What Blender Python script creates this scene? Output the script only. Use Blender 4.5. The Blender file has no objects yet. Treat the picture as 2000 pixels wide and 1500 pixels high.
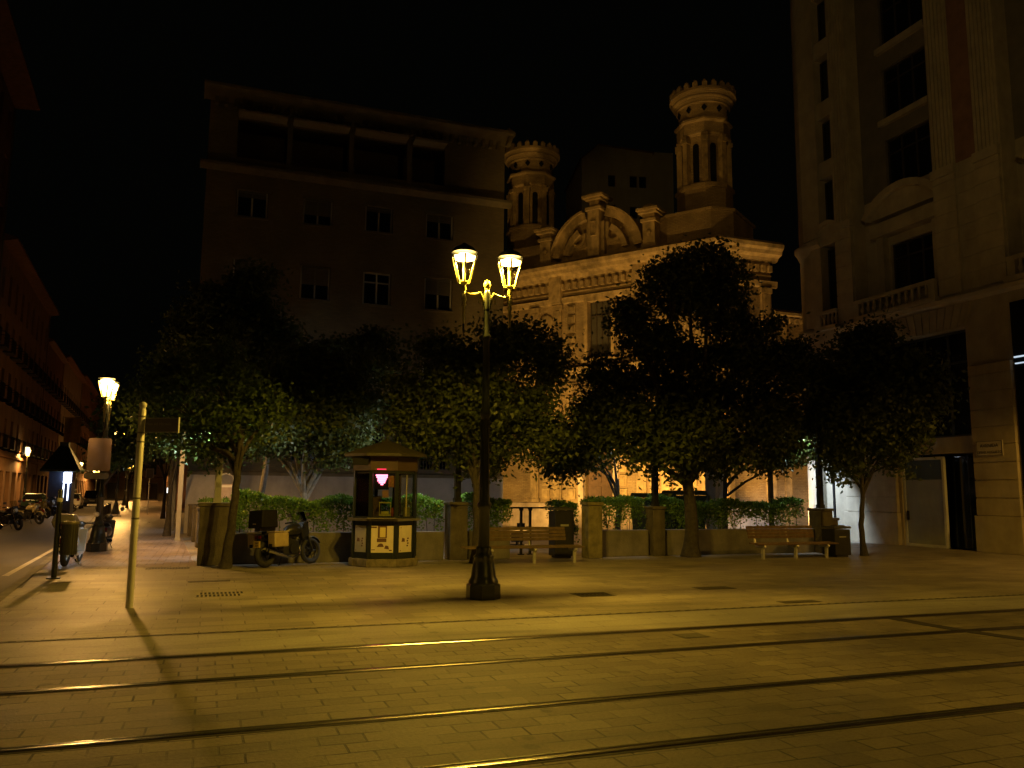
import bpy, bmesh, math, random
import numpy as np
from mathutils import Vector, Matrix
random.seed(7); rng = np.random.default_rng(11)
SC = bpy.context.scene; COL = SC.collection; R = math.radians

# ------------------------------------------------------------------ camera, world, exposure
f_px = 1600.0; PITCH = math.atan(213/1600); ROLL = R(.5); H = 1.9
Fw = Vector((0, math.cos(PITCH), math.sin(PITCH))); U0 = Vector((0, -math.sin(PITCH), math.cos(PITCH))); R0 = Vector((1,0,0))
RT = R0*math.cos(ROLL) + U0*math.sin(ROLL); UP = -R0*math.sin(ROLL) + U0*math.cos(ROLL)
cd = bpy.data.cameras.new('camera'); cam = bpy.data.objects.new('camera', cd); COL.objects.link(cam)
m = Matrix((RT, UP, -Fw)).transposed().to_4x4(); m.translation = Vector((0,0,H)); cam.matrix_world = m
cd.sensor_width = 36; cd.lens = 36*f_px/2000; cd.clip_start = .05; cd.clip_end = 3000
SC.camera = cam
w = bpy.data.worlds.new('World'); SC.world = w; w.use_nodes = True
bg = w.node_tree.nodes['Background']; bg.inputs[0].default_value = (.55,.6,.45,1); bg.inputs[1].default_value = .0012
SC.view_settings.view_transform = 'Standard'; SC.view_settings.look = 'None'; SC.view_settings.exposure = 0; SC.view_settings.gamma = 1
SC.view_settings.use_curve_mapping = False
SC.cycles.use_denoising = True
SC.cycles.use_light_tree = True; SC.cycles.max_bounces = 6; SC.cycles.transparent_max_bounces = 16
SC.cycles.sample_clamp_indirect = 3; SC.cycles.sample_clamp_direct = 0
SC.cycles.caustics_reflective = False; SC.cycles.caustics_refractive = False

# frame of the avenue: u along the rails, v away from the camera
TH = math.atan2(.343,.939); uu = Vector((math.cos(TH), math.sin(TH), 0)); vv = Vector((-math.sin(TH), math.cos(TH), 0))
def UV(a, b, z=0): return uu*a + vv*b + Vector((0,0,z))
def P3(px, py, Y):      # a real point at the depth Y seen in that direction (sizes of crowns and far houses were measured so)
    d = Fw*f_px + RT*(px-1000) - UP*(py-750); return Vector((0,0,H)) + d*(Y/d.y)

# ------------------------------------------------------------------ materials
MATS = {}
def nod(nt, t, **k):
    n = nt.nodes.new(t)
    for a, b in k.items():
        if a in n.inputs: n.inputs[a].default_value = b
        else: setattr(n, a, b)
    return n
def mat(name, col, rough=.6, metal=0, var=.25, scale=3, bump=0, bscale=None, spec=.5, emit=None, es=1, trans=0, rvar=0, stain=0):
    if name in MATS: return MATS[name]
    m = bpy.data.materials.new(name); m.use_nodes = True; nt = m.node_tree; L = nt.links
    b = nt.nodes['Principled BSDF']; b.inputs['Roughness'].default_value = rough; b.inputs['Metallic'].default_value = metal
    b.inputs['Specular IOR Level'].default_value = spec
    c = (*col, 1)
    tc = nod(nt,'ShaderNodeTexCoord')
    if var:
        n = nod(nt,'ShaderNodeTexNoise', Scale=scale, Detail=6.0, Roughness=.6); L.new(tc.outputs['Object'], n.inputs['Vector'])
        r = nod(nt,'ShaderNodeValToRGB'); r.color_ramp.elements[0].position=.3; r.color_ramp.elements[1].position=.7
        r.color_ramp.elements[0].color = tuple(x*(1-var) for x in col)+(1,); r.color_ramp.elements[1].color = tuple(min(1,x*(1+var)) for x in col)+(1,)
        L.new(n.outputs['Fac'], r.inputs['Fac']); out = r.outputs['Color']
        if stain:
            n2 = nod(nt,'ShaderNodeTexNoise', Scale=.6, Detail=8.0, Roughness=.7); mp = nod(nt,'ShaderNodeMapping'); mp.inputs['Scale'].default_value=(1,1,.25)
            L.new(tc.outputs['Object'], mp.inputs['Vector']); L.new(mp.outputs[0], n2.inputs['Vector'])
            mr = nod(nt,'ShaderNodeMapRange'); mr.inputs[1].default_value=.45; mr.inputs[2].default_value=.7; mr.inputs[3].default_value=1; mr.inputs[4].default_value=1-stain
            L.new(n2.outputs['Fac'], mr.inputs[0]); mx = nod(nt,'ShaderNodeVectorMath', operation='SCALE'); L.new(out, mx.inputs[0]); L.new(mr.outputs[0], mx.inputs['Scale']); out = mx.outputs[0]
        L.new(out, b.inputs['Base Color'])
        if rvar:
            mr = nod(nt,'ShaderNodeMapRange'); mr.inputs[3].default_value=rough-rvar; mr.inputs[4].default_value=rough+rvar
            L.new(n.outputs['Fac'], mr.inputs[0]); L.new(mr.outputs[0], b.inputs['Roughness'])
    else: b.inputs['Base Color'].default_value = c
    if bump:
        n = nod(nt,'ShaderNodeTexNoise', Scale=bscale or scale*6, Detail=5.0); L.new(tc.outputs['Object'], n.inputs['Vector'])
        bp = nod(nt,'ShaderNodeBump', Strength=bump, Distance=.02); L.new(n.outputs['Fac'], bp.inputs['Height']); L.new(bp.outputs[0], b.inputs['Normal'])
    if emit: b.inputs['Emission Color'].default_value=(*emit,1); b.inputs['Emission Strength'].default_value=es
    MATS[name] = m; return m
def brickmat(name, c1, c2, mortar, bw, rh, ms, rough=.7, wall=True, bump=.4, mbias=0, rvar=.08, stain=.3, offset=.5, patch=None):
    """blocks laid in courses: on walls in (x+y, z), on the ground in (x, y)"""
    m = bpy.data.materials.new(name); m.use_nodes = True; nt = m.node_tree; L = nt.links
    b = nt.nodes['Principled BSDF']; tc = nod(nt,'ShaderNodeTexCoord')
    vec = tc.outputs['Object']
    if wall:
        s = nod(nt,'ShaderNodeSeparateXYZ'); L.new(vec, s.inputs[0]); ad = nod(nt,'ShaderNodeMath', operation='ADD'); L.new(s.outputs[0], ad.inputs[0]); L.new(s.outputs[1], ad.inputs[1])
        cb = nod(nt,'ShaderNodeCombineXYZ'); L.new(ad.outputs[0], cb.inputs[0]); L.new(s.outputs[2], cb.inputs[1]); vec = cb.outputs[0]
    # slight waviness of the joints
    wn = nod(nt,'ShaderNodeTexNoise', Scale=1.3, Detail=2.0); L.new(vec, wn.inputs['Vector'])
    vs = nod(nt,'ShaderNodeVectorMath', operation='SCALE'); L.new(wn.outputs['Color'], vs.inputs[0]); vs.inputs['Scale'].default_value = rh*.12
    va = nod(nt,'ShaderNodeVectorMath', operation='ADD'); L.new(vec, va.inputs[0]); L.new(vs.outputs[0], va.inputs[1])
    br = nod(nt,'ShaderNodeTexBrick'); br.offset = offset; br.inputs['Scale'].default_value = 1; br.inputs['Brick Width'].default_value = bw; br.inputs['Row Height'].default_value = rh
    br.inputs['Mortar Size'].default_value = ms; br.inputs['Mortar Smooth'].default_value = .2; br.inputs['Bias'].default_value = mbias
    br.inputs['Color1'].default_value=(*c1,1); br.inputs['Color2'].default_value=(*c2,1); br.inputs['Mortar'].default_value=(*mortar,1); L.new(va.outputs[0], br.inputs['Vector'])
    n1 = nod(nt,'ShaderNodeTexNoise', Scale=.55, Detail=8.0, Roughness=.62); L.new(tc.outputs['Object'], n1.inputs['Vector'])
    n2 = nod(nt,'ShaderNodeTexNoise', Scale=28.0, Detail=6.0, Roughness=.7); L.new(tc.outputs['Object'], n2.inputs['Vector'])
    mr = nod(nt,'ShaderNodeMapRange'); mr.inputs[1].default_value=.32; mr.inputs[2].default_value=.68; mr.inputs[3].default_value=1-stain; mr.inputs[4].default_value=1.1; L.new(n1.outputs['Fac'], mr.inputs[0])
    mr2 = nod(nt,'ShaderNodeMapRange'); mr2.inputs[1].default_value=.3; mr2.inputs[2].default_value=.7; mr2.inputs[3].default_value=.72; mr2.inputs[4].default_value=1.25; L.new(n2.outputs['Fac'], mr2.inputs[0])
    mu = nod(nt,'ShaderNodeMath', operation='MULTIPLY'); L.new(mr.outputs[0], mu.inputs[0]); L.new(mr2.outputs[0], mu.inputs[1])
    # joints fade in and out: worn fill
    n3 = nod(nt,'ShaderNodeTexNoise', Scale=2.2, Detail=4.0); L.new(tc.outputs['Object'], n3.inputs['Vector'])
    mj = nod(nt,'ShaderNodeMapRange'); mj.inputs[1].default_value=.39; mj.inputs[2].default_value=.6; L.new(n3.outputs['Fac'], mj.inputs[0])
    mk = nod(nt,'ShaderNodeMath', operation='MULTIPLY'); L.new(br.outputs['Fac'], mk.inputs[0]); L.new(mj.outputs[0], mk.inputs[1])
    br2 = nod(nt,'ShaderNodeMix', data_type='RGBA'); L.new(mk.outputs[0], br2.inputs['Factor']); 
    br3 = nod(nt,'ShaderNodeTexBrick'); br3.offset=offset
    for k in ('Scale','Brick Width','Row Height','Color1','Color2','Bias'): br3.inputs[k].default_value = br.inputs[k].default_value
    br3.inputs['Mortar Size'].default_value = 0; L.new(va.outputs[0], br3.inputs['Vector'])
    L.new(br3.outputs['Color'], br2.inputs['A']); br2.inputs['B'].default_value=(*mortar,1)
    sc = nod(nt,'ShaderNodeVectorMath', operation='SCALE'); L.new(br2.outputs['Result'], sc.inputs[0]); L.new(mu.outputs[0], sc.inputs['Scale'])
    out = sc.outputs[0]
    if not wall:      # chewing-gum spots, darker worn patches and drips on the paving
        for (scl,thr,dark,dens) in ((5.5,.055,.45,.42),(2.1,.12,.6,.3)):
            vo = nod(nt,'ShaderNodeTexVoronoi', Scale=scl); vo.inputs['Randomness'].default_value=1; L.new(tc.outputs['Object'], vo.inputs['Vector'])
            lt = nod(nt,'ShaderNodeMapRange'); lt.inputs[1].default_value=thr; lt.inputs[2].default_value=thr*1.35; lt.inputs[3].default_value=dark; lt.inputs[4].default_value=1; L.new(vo.outputs['Distance'], lt.inputs[0])
            sx_ = nod(nt,'ShaderNodeSeparateXYZ'); L.new(vo.outputs['Color'], sx_.inputs[0]); gt = nod(nt,'ShaderNodeMath', operation='GREATER_THAN'); L.new(sx_.outputs[0], gt.inputs[0]); gt.inputs[1].default_value=dens
            mxx = nod(nt,'ShaderNodeMath', operation='MAXIMUM'); L.new(lt.outputs[0], mxx.inputs[0]); L.new(gt.outputs[0], mxx.inputs[1])
            s2 = nod(nt,'ShaderNodeVectorMath', operation='SCALE'); L.new(out, s2.inputs[0]); L.new(mxx.outputs[0], s2.inputs['Scale']); out = s2.outputs[0]
        n5 = nod(nt,'ShaderNodeTexNoise', Scale=.9, Detail=3.0, Distortion=1.5); mp5 = nod(nt,'ShaderNodeMapping'); mp5.inputs['Scale'].default_value=(.25,1.2,1); L.new(tc.outputs['Object'], mp5.inputs['Vector']); L.new(mp5.outputs[0], n5.inputs['Vector'])
        m5 = nod(nt,'ShaderNodeMapRange'); m5.inputs[1].default_value=.5; m5.inputs[2].default_value=.75; m5.inputs[3].default_value=1; m5.inputs[4].default_value=.6; L.new(n5.outputs['Fac'], m5.inputs[0])
        s2 = nod(nt,'ShaderNodeVectorMath', operation='SCALE'); L.new(out, s2.inputs[0]); L.new(m5.outputs[0], s2.inputs['Scale']); out = s2.outputs[0]
    L.new(out, b.inputs['Base Color'])
    mr3 = nod(nt,'ShaderNodeMapRange'); mr3.inputs[1].default_value=.3; mr3.inputs[2].default_value=.7; mr3.inputs[3].default_value=rough-rvar; mr3.inputs[4].default_value=rough+rvar; L.new(n1.outputs['Fac'], mr3.inputs[0]); L.new(mr3.outputs[0], b.inputs['Roughness'])
    hm = nod(nt,'ShaderNodeMath', operation='MULTIPLY_ADD'); L.new(mk.outputs[0], hm.inputs[0]); hm.inputs[1].default_value=-1; L.new(n2.outputs['Fac'], hm.inputs[2])
    bp = nod(nt,'ShaderNodeBump', Strength=bump, Distance=.012); L.new(hm.outputs[0], bp.inputs['Height']); L.new(bp.outputs[0], b.inputs['Normal'])
    MATS[name] = m; return m
def glassmat(name, col=(.01,.012,.012), rough=.06):
    return mat(name, col, rough, 0, var=0, spec=.6)
def emis(name, col, s):
    if name in MATS: return MATS[name]
    m = bpy.data.materials.new(name); m.use_nodes = True; nt = m.node_tree; nt.nodes.clear()
    e = nod(nt,'ShaderNodeEmission'); e.inputs[0].default_value=(*col,1); e.inputs[1].default_value=s
    o = nod(nt,'ShaderNodeOutputMaterial'); nt.links.new(e.outputs[0], o.inputs[0]); MATS[name]=m; return m
def glowglass(name, col, s, tr):
    m = bpy.data.materials.new(name); m.use_nodes = True; nt = m.node_tree; nt.nodes.clear()
    e = nod(nt,'ShaderNodeEmission'); e.inputs[0].default_value=(*col,1); e.inputs[1].default_value=s; t = nod(nt,'ShaderNodeBsdfTransparent'); t.inputs[0].default_value=(tr,tr,tr,1); a = nod(nt,'ShaderNodeAddShader')
    nt.links.new(e.outputs[0], a.inputs[0]); nt.links.new(t.outputs[0], a.inputs[1]); o = nod(nt,'ShaderNodeOutputMaterial'); nt.links.new(a.outputs[0], o.inputs[0]); MATS[name]=m; return m
def clearglass(name, tint=(1,1,1), blend=.25):
    m = bpy.data.materials.new(name); m.use_nodes = True; nt = m.node_tree; nt.nodes.clear()
    t = nod(nt,'ShaderNodeBsdfTransparent'); t.inputs[0].default_value=(*tint,1); g = nod(nt,'ShaderNodeBsdfGlossy'); g.inputs['Roughness'].default_value=.05
    x = nod(nt,'ShaderNodeMixShader'); fr = nod(nt,'ShaderNodeLayerWeight'); fr.inputs[0].default_value=blend
    nt.links.new(fr.outputs['Fresnel'], x.inputs[0]); nt.links.new(t.outputs[0], x.inputs[1]); nt.links.new(g.outputs[0], x.inputs[2])
    o = nod(nt,'ShaderNodeOutputMaterial'); nt.links.new(x.outputs[0], o.inputs[0]); MATS[name]=m; return m
def leafmat(name, c1, c2, trans=.3, rough=.5):
    m = bpy.data.materials.new(name); m.use_nodes = True; nt = m.node_tree; L = nt.links
    b = nt.nodes['Principled BSDF']; o = nt.nodes['Material Output']
    at = nod(nt,'ShaderNodeAttribute', attribute_name='tone')
    r = nod(nt,'ShaderNodeMix', data_type='RGBA'); r.inputs['A'].default_value=(*c1,1); r.inputs['B'].default_value=(*c2,1); L.new(at.outputs['Fac'], r.inputs['Factor'])
    L.new(r.outputs['Result'], b.inputs['Base Color']); b.inputs['Roughness'].default_value=rough; b.inputs['Specular IOR Level'].default_value=.3
    tr = nod(nt,'ShaderNodeBsdfTranslucent'); L.new(r.outputs['Result'], tr.inputs[0]); mx = nod(nt,'ShaderNodeMixShader'); mx.inputs[0].default_value=trans
    L.new(b.outputs[0], mx.inputs[1]); L.new(tr.outputs[0], mx.inputs[2]); L.new(mx.outputs[0], o.inputs[0]); MATS[name]=m; return m

SLAB = brickmat('plaza_slabs', (.27,.24,.19),(.38,.335,.26),(.09,.075,.055), .62,.41,.009, rough=.5, wall=False, bump=.35, stain=.35, rvar=.1)
SLAB2 = brickmat('edge_slabs', (.3,.28,.24),(.35,.33,.28),(.12,.1,.08), 1.0,.5,.01, rough=.5, wall=False, bump=.25, stain=.25)
SETT = brickmat('track_setts', (.18,.15,.105),(.27,.23,.155),(.03,.024,.016), .36,.235,.011, rough=.52, wall=False, bump=.9, stain=.4, rvar=.1)
TILE = brickmat('pavement_tiles', (.34,.27,.22),(.42,.33,.27),(.12,.08,.06), .2,.2,.016, rough=.32, rvar=.05, wall=False, bump=.45, stain=.3, offset=0)
ASPH = mat('asphalt',(.07,.065,.06),.62,var=.35,scale=2,bump=.5,bscale=60,rvar=.1)
BRICK = brickmat('church_brick', (.34,.235,.11),(.42,.31,.15),(.2,.14,.07), .3,.085,.012, rough=.85, bump=.7, stain=.6)
BRICKT = mat('church_trim',(.36,.26,.12),.85,var=.4,scale=2.5,bump=.9,bscale=14,stain=.65)
CHSTONE = mat('church_plinth_stone',(.45,.36,.26),.8,var=.25,scale=2,bump=.4,stain=.4)
STONE = mat('facade_stone',(.42,.36,.25),.75,var=.16,scale=1.6,bump=.35,bscale=18,stain=.3)
STONE2 = mat('reddish_stone',(.26,.14,.09),.8,var=.2,scale=2,bump=.3,stain=.3)
PALE = mat('grey_stone_base',(.42,.41,.38),.75,var=.16,scale=1.2,bump=.35,stain=.35)
APT = brickmat('apartment_brick', (.16,.13,.07),(.2,.165,.085),(.14,.12,.07), .26,.075,.012, rough=.85, bump=.4, stain=.3)
APTTRIM = mat('apartment_render',(.17,.145,.085),.8,var=.2,scale=2,stain=.3)
PIERM = mat('plaza_pier_concrete',(.11,.095,.065),.85,var=.35,scale=3,bump=.8,bscale=25,stain=.5)
LOWW = mat('low_wall_concrete',(.18,.165,.13),.8,var=.25,scale=2.2,bump=.5,bscale=22,stain=.45)
CASTI = mat('cast_iron_green_black',(.018,.022,.018),.28,metal=.0,var=.3,scale=8,bump=.2,spec=.7)
CASTY = mat('lantern_gilded_iron',(.42,.38,.12),.35,metal=.0,var=.2,scale=8)
REFL = emis('lamp_reflector_glow',(1,.62,.16),34)
REFL2 = glowglass('lamp_glass_glow',(1,.55,.16),7,.8)
GLASSC = clearglass('lantern_clear_glass',blend=.06)
KGLASS = clearglass('kiosk_glass',(.75,.78,.75))
STEEL = mat('rail_steel',(.5,.47,.42),.24,metal=1,var=.15,scale=5)
RUBBER = mat('rail_groove_filler',(.03,.024,.018),.75,var=.2,scale=6)
WOOD = mat('bench_wood',(.14,.08,.035),.5,var=.35,scale=6,bump=.2,bscale=30)
LEGM = mat('bench_cast_aluminium',(.5,.48,.42),.45,metal=.3,var=.15)
DARKM = mat('dark_painted_metal',(.02,.02,.018),.4,var=.2,scale=6)
GREYM = mat('grey_painted_steel',(.36,.36,.35),.42,var=.1,scale=4)
WHITEP = mat('white_post_paint',(.8,.78,.74),.28,var=.06,scale=3)
SIGNG = mat('street_sign_grey',(.16,.15,.16),.4,var=.05)
SIGNW = mat('sign_white',(.7,.7,.68),.5,var=0)
BLACK = mat('black_plastic',(.008,.008,.008),.6,var=.2,scale=7,spec=.2)
TYRE = mat('tyre_rubber',(.018,.018,.017),.75,var=.2,scale=12)
CHROME = mat('chrome',(.65,.65,.65),.15,metal=1,var=0)
SILVER = mat('silver_paint',(.5,.54,.62),.25,metal=.15,var=.05)
GREYBOX = mat('warm_grey_top_case',(.22,.2,.2),.3,var=.05)
PANN = mat('sandy_aluminium_pannier',(.4,.32,.17),.45,metal=.2,var=.12,scale=9,bump=.2)
PLATE = mat('number_plate_yellow',(.6,.45,.1),.4,var=0)
REDL = mat('red_reflector',(.09,.006,.006),.25,var=0)
WINDK = glassmat('dark_window_glass')
FRAMEW = mat('white_window_frame',(.5,.48,.42),.5,var=.08)
FRAMED = mat('dark_window_frame',(.045,.035,.025),.5,var=.1)
GREYG = mat('shop_front_grey_green',(.05,.06,.055),.35,var=.1)
DOORW = mat('pale_door_panel',(.32,.34,.31),.45,var=.12,scale=1.5,stain=.2)
DOORF = mat('door_frame_white',(.6,.6,.56),.5,var=.05)
BARK = mat('tree_bark',(.05,.043,.032),.9,var=.4,scale=9,bump=1,bscale=22)
BARKP = mat('pale_tree_bark',(.15,.135,.11),.9,var=.35,scale=9,bump=1,bscale=22)
LEAF = leafmat('tree_leaves',(.04,.06,.014),(.105,.125,.03))
LEAF2 = leafmat('street_tree_leaves',(.045,.08,.02),(.10,.15,.035))
HLEAF = leafmat('hedge_leaves',(.08,.16,.02),(.22,.36,.05),trans=.35,rough=.32)
KDARK = mat('kiosk_dark_green_paint',(.013,.018,.014),.32,var=.15,scale=5)
KROOF = mat('kiosk_roof_olive_sheet',(.035,.03,.014),.5,var=.2,scale=3)
POSTER = mat('poster_paper',(.62,.55,.4),.55,var=.08,scale=5)
POSTG = mat('poster_grey_print',(.33,.32,.27),.55,var=.1,scale=5)
INK = mat('poster_brown_ink',(.12,.06,.035),.6,var=.1)
GREENB = mat('container_dark_green',(.02,.045,.03),.45,var=.15)
PLAST1 = mat('ochre_plaster',(.33,.19,.1),.85,var=.15,scale=1.2,stain=.35)
PLAST2 = mat('red_brown_plaster',(.26,.13,.07),.85,var=.15,scale=1.2,stain=.35)
PLAST3 = mat('cream_plaster',(.45,.36,.24),.85,var=.15,scale=1.2,stain=.35)
PLAST4 = mat('pale_far_render',(.36,.35,.28),.85,var=.08,scale=.6,stain=.2)
ROOFT = mat('clay_roof_tiles',(.2,.1,.06),.85,var=.3,scale=3,bump=.5)
YELB = mat('yellow_banner_cloth',(.55,.42,.05),.7,var=.2,scale=4)
PAINTW = mat('road_paint',(.55,.52,.45),.6,var=.2,scale=8,stain=.4)

# ------------------------------------------------------------------ mesh building
class MB:
    def __init__(s): s.v=[]; s.f=[]; s.mi=[]; s.sm=[]; s.done=[]
    def cut(s):        # closes one piece; each() links every piece as an object of its own
        if s.f: m=MB(); m.v,m.f,m.mi,m.sm=s.v,s.f,s.mi,s.sm; s.done.append(m); s.v=[]; s.f=[]; s.mi=[]; s.sm=[]
        return s
    def each(s, name, mats, parent=None, bevel=0):
        s.cut(); return [m.obj(name,mats,parent,bevel) for m in s.done]
    def add(s, vs, fs, M=None, mi=0, sm=False):
        o = len(s.v); s.v += [tuple((M@Vector(p)) if M else p) for p in vs]; s.f += [tuple(i+o for i in q) for q in fs]; s.mi += [mi]*len(fs); s.sm += [sm]*len(fs); return s
    def box(s, x0,x1,y0,y1,z0,z1, M=None, mi=0):
        return s.add([(x0,y0,z0),(x1,y0,z0),(x1,y1,z0),(x0,y1,z0),(x0,y0,z1),(x1,y0,z1),(x1,y1,z1),(x0,y1,z1)],
                     [(0,3,2,1),(4,5,6,7),(0,1,5,4),(1,2,6,5),(2,3,7,6),(3,0,4,7)], M, mi)
    def hexa(s, lo, hi, M=None, mi=0):      # two rings of points of equal length: bottom and top
        n=len(lo); return s.add(list(lo)+list(hi), [tuple(range(n-1,-1,-1)), tuple(range(n,2*n))]+[(i,(i+1)%n,n+(i+1)%n,n+i) for i in range(n)], M, mi)
    def prism(s, poly, a, b, axis='y', M=None, mi=0):   # polygon in the other two axes, swept from a to b
        def pt(p, t): return {'y':(p[0],t,p[1]),'x':(t,p[0],p[1]),'z':(p[0],p[1],t)}[axis]
        return s.hexa([pt(p,a) for p in poly],[pt(p,b) for p in poly], M, mi)
    def lathe(s, prof, n=16, M=None, mi=0, sm=True, cap=True, ph=0):
        vs=[]; fs=[]
        for r,z in prof: vs += [(r*math.cos(2*math.pi*i/n+ph), r*math.sin(2*math.pi*i/n+ph), z) for i in range(n)]
        for k in range(len(prof)-1): fs += [(k*n+i,k*n+(i+1)%n,(k+1)*n+(i+1)%n,(k+1)*n+i) for i in range(n)]
        s.add(vs, fs, M, mi, sm)
        if cap:
            s.add([vs[i] for i in range(n)],[tuple(range(n-1,-1,-1))],M,mi); s.add([vs[-n+i] for i in range(n)],[tuple(range(n))],M,mi)
        return s
    def cyl(s, p, q, r, r2=None, n=10, M=None, mi=0):
        return s.tube([p,q],[r,r if r2 is None else r2],n,M,mi)
    def tube(s, pts, rad, n=8, M=None, mi=0, closed=False):
        pts=[Vector(p) for p in pts]; N=len(pts)
        if not hasattr(rad,'__len__'): rad=[rad]*N
        vs=[]; prev=None
        for i,p in enumerate(pts):
            if closed: t=(pts[(i+1)%N]-pts[i-1]).normalized()
            else: t=(pts[min(i+1,N-1)]-pts[max(i-1,0)]).normalized()
            if prev is None:
                a = Vector((0,0,1)) if abs(t.z)<.9 else Vector((1,0,0)); x=t.cross(a).normalized()
            else: x=(prev-t*prev.dot(t)).normalized()
            prev=x; y=t.cross(x)
            vs += [tuple(p+(x*math.cos(2*math.pi*k/n)+y*math.sin(2*math.pi*k/n))*rad[i]) for k in range(n)]
        fs=[]
        for i in range(N if closed else N-1):
            j=(i+1)%N; fs += [(i*n+k,i*n+(k+1)%n,j*n+(k+1)%n,j*n+k) for k in range(n)]
        s.add(vs,fs,M,mi,True)
        if not closed: s.add(vs[:n],[tuple(range(n-1,-1,-1))],M,mi); s.add(vs[-n:],[tuple(range(n))],M,mi)
        return s
    def mesh(s, name, mats, bevel=0):
        me = bpy.data.meshes.new(name); me.from_pydata([tuple(p) for p in s.v],[],s.f); me.update()
        for m in (mats if isinstance(mats,(list,tuple)) else [mats]): me.materials.append(m)
        for p,a,b in zip(me.polygons,s.mi,s.sm): p.material_index=a; p.use_smooth=b
        bm=bmesh.new(); bm.from_mesh(me); bmesh.ops.recalc_face_normals(bm,faces=bm.faces); bm.to_mesh(me); bm.free()
        return me
    def obj(s, name, mats, parent=None, bevel=0, loc=None, rotz=0):
        o = bpy.data.objects.new(name, s.mesh(name,mats)); COL.objects.link(o)
        if parent is not None: o.parent=parent
        if loc is not None: o.location=loc
        if rotz: o.rotation_euler.z=rotz
        if bevel:
            b=o.modifiers.new('bevel','BEVEL'); b.width=bevel; b.segments=2; b.limit_method='ANGLE'; b.angle_limit=R(40)
        return o
def tag(o, label=None, cat=None, group=None, kind=None):
    if label: o['label']=label
    if cat: o['category']=cat
    if group: o['group']=group
    if kind: o['kind']=kind
    return o
def thing(name, label, cat, loc=(0,0,0), rotz=0, group=None):
    o = bpy.data.objects.new(name,None); COL.objects.link(o); o.location=loc; o.rotation_euler=(0,0,rotz); o.empty_display_size=.3
    return tag(o,label,cat,group)
def copytree(o, parent=None, loc=None, rotz=None, label=None):
    c=o.copy(); COL.objects.link(c)
    if parent is not None: c.parent=parent
    if loc is not None: c.location=loc
    if rotz is not None: c.rotation_euler=(0,0,rotz)
    if label: c['label']=label
    for ch in list(o.children): copytree(ch,c)
    return c
def T(x,y,z,rz=0,rx=0,ry=0): return Matrix.Translation((x,y,z))@Matrix.Rotation(rz,4,'Z')@Matrix.Rotation(ry,4,'Y')@Matrix.Rotation(rx,4,'X')
def plight(name, parent, loc, e, col, r=.08, spot=None, to=None, blend=.4):
    l = bpy.data.lights.new(name,'SPOT' if spot else 'POINT'); l.energy=e; l.color=col; l.shadow_soft_size=r
    o = bpy.data.objects.new(name,l); COL.objects.link(o); o.parent=parent; o.location=loc
    if spot:
        l.spot_size=R(spot); l.spot_blend=blend
        d = (Vector(to)-Vector(loc)); o.rotation_euler = d.to_track_quat('-Z','Y').to_euler()
    return o
def textmesh(s, name, body, size, mat_, parent, M, align='LEFT', ext=.002):
    c = bpy.data.curves.new(name,'FONT'); c.body=body; c.size=size; c.extrude=ext; c.align_x=align; c.resolution_u=3
    t = bpy.data.objects.new(name+'_tmp',c); COL.objects.link(t); bpy.context.view_layer.update()
    me = bpy.data.meshes.new_from_object(t.evaluated_get(bpy.context.evaluated_depsgraph_get())); COL.objects.unlink(t); bpy.data.objects.remove(t)
    me.name=name; me.materials.clear(); me.materials.append(mat_); me.transform(M)
    o = bpy.data.objects.new(name,me); COL.objects.link(o)
    if parent is not None: o.parent=parent
    return o

# leaves -------------------------------------------------------------
def leafmesh(name, P, size, mat_, droop=.35, wide=.55, tone=None):
    N=len(P); a=rng.uniform(0,2*np.pi,N); el=rng.normal(-droop,.55,N)
    d=np.stack([np.cos(a)*np.cos(el),np.sin(a)*np.cos(el),np.sin(el)],1)
    r=rng.normal(size=(N,3)); r[:,2]*=.5; s=np.cross(d,r); s/=np.linalg.norm(s,axis=1)[:,None]+1e-9; n=np.cross(s,d)
    L=(size*rng.uniform(.65,1.25,N))[:,None]; W=L*wide*.5
    b=P; t=P+d*L; m1=P+d*L*.5+s*W+n*L*.08; m2=P+d*L*.5-s*W+n*L*.08
    V=np.stack([b,m1,t,m2],1).reshape(-1,3).astype(np.float32)
    me=bpy.data.meshes.new(name); me.vertices.add(4*N); me.vertices.foreach_set('co',V.ravel())
    me.loops.add(4*N); me.polygons.add(N); me.loops.foreach_set('vertex_index',np.arange(4*N,dtype=np.int32)); me.polygons.foreach_set('loop_start',np.arange(0,4*N,4,dtype=np.int32))
    at=me.attributes.new('tone','FLOAT','FACE'); tv=rng.beta(1.6,2.2,N) if tone is None else tone; at.data.foreach_set('value',tv.astype(np.float32))
    me.update(calc_edges=True); me.validate(); me.materials.append(mat_); return me
def crown_points(lobes, dens, csize=.3, per=38, hole=.15):
    out=[]; tone=[]
    for (c,r) in lobes:
        area=(r[0]*r[1]*r[2])**(2/3)*4*np.pi; K=int(area*dens)
        d=rng.normal(size=(K,3)); d/=np.linalg.norm(d,axis=1)[:,None]
        q=rng.uniform(.35,1.08,K)**.6
        w=1+.14*np.sin(d[:,0]*5+c[0]*3)*np.sin(d[:,1]*6+c[1])+.13*np.sin(d[:,2]*7+c[2]*5)
        cc=np.array(c)+d*np.array(r)*(q*w)[:,None]
        g=np.sin(cc[:,0]*2.1+1)*np.sin(cc[:,1]*1.7+2)*np.sin(cc[:,2]*2.6)
        cc=cc[g>-.24]
        for p in cc:
            k=int(per*rng.uniform(.5,1.4)); o=rng.normal(size=(k,3))*csize*rng.uniform(.6,1.2)*np.array([1,1,.6]); out.append(p+o); tone.append(np.clip(rng.normal(.4,.14)+rng.normal(0,.09,k),0,1))
    return np.concatenate(out), np.concatenate(tone)
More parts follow.
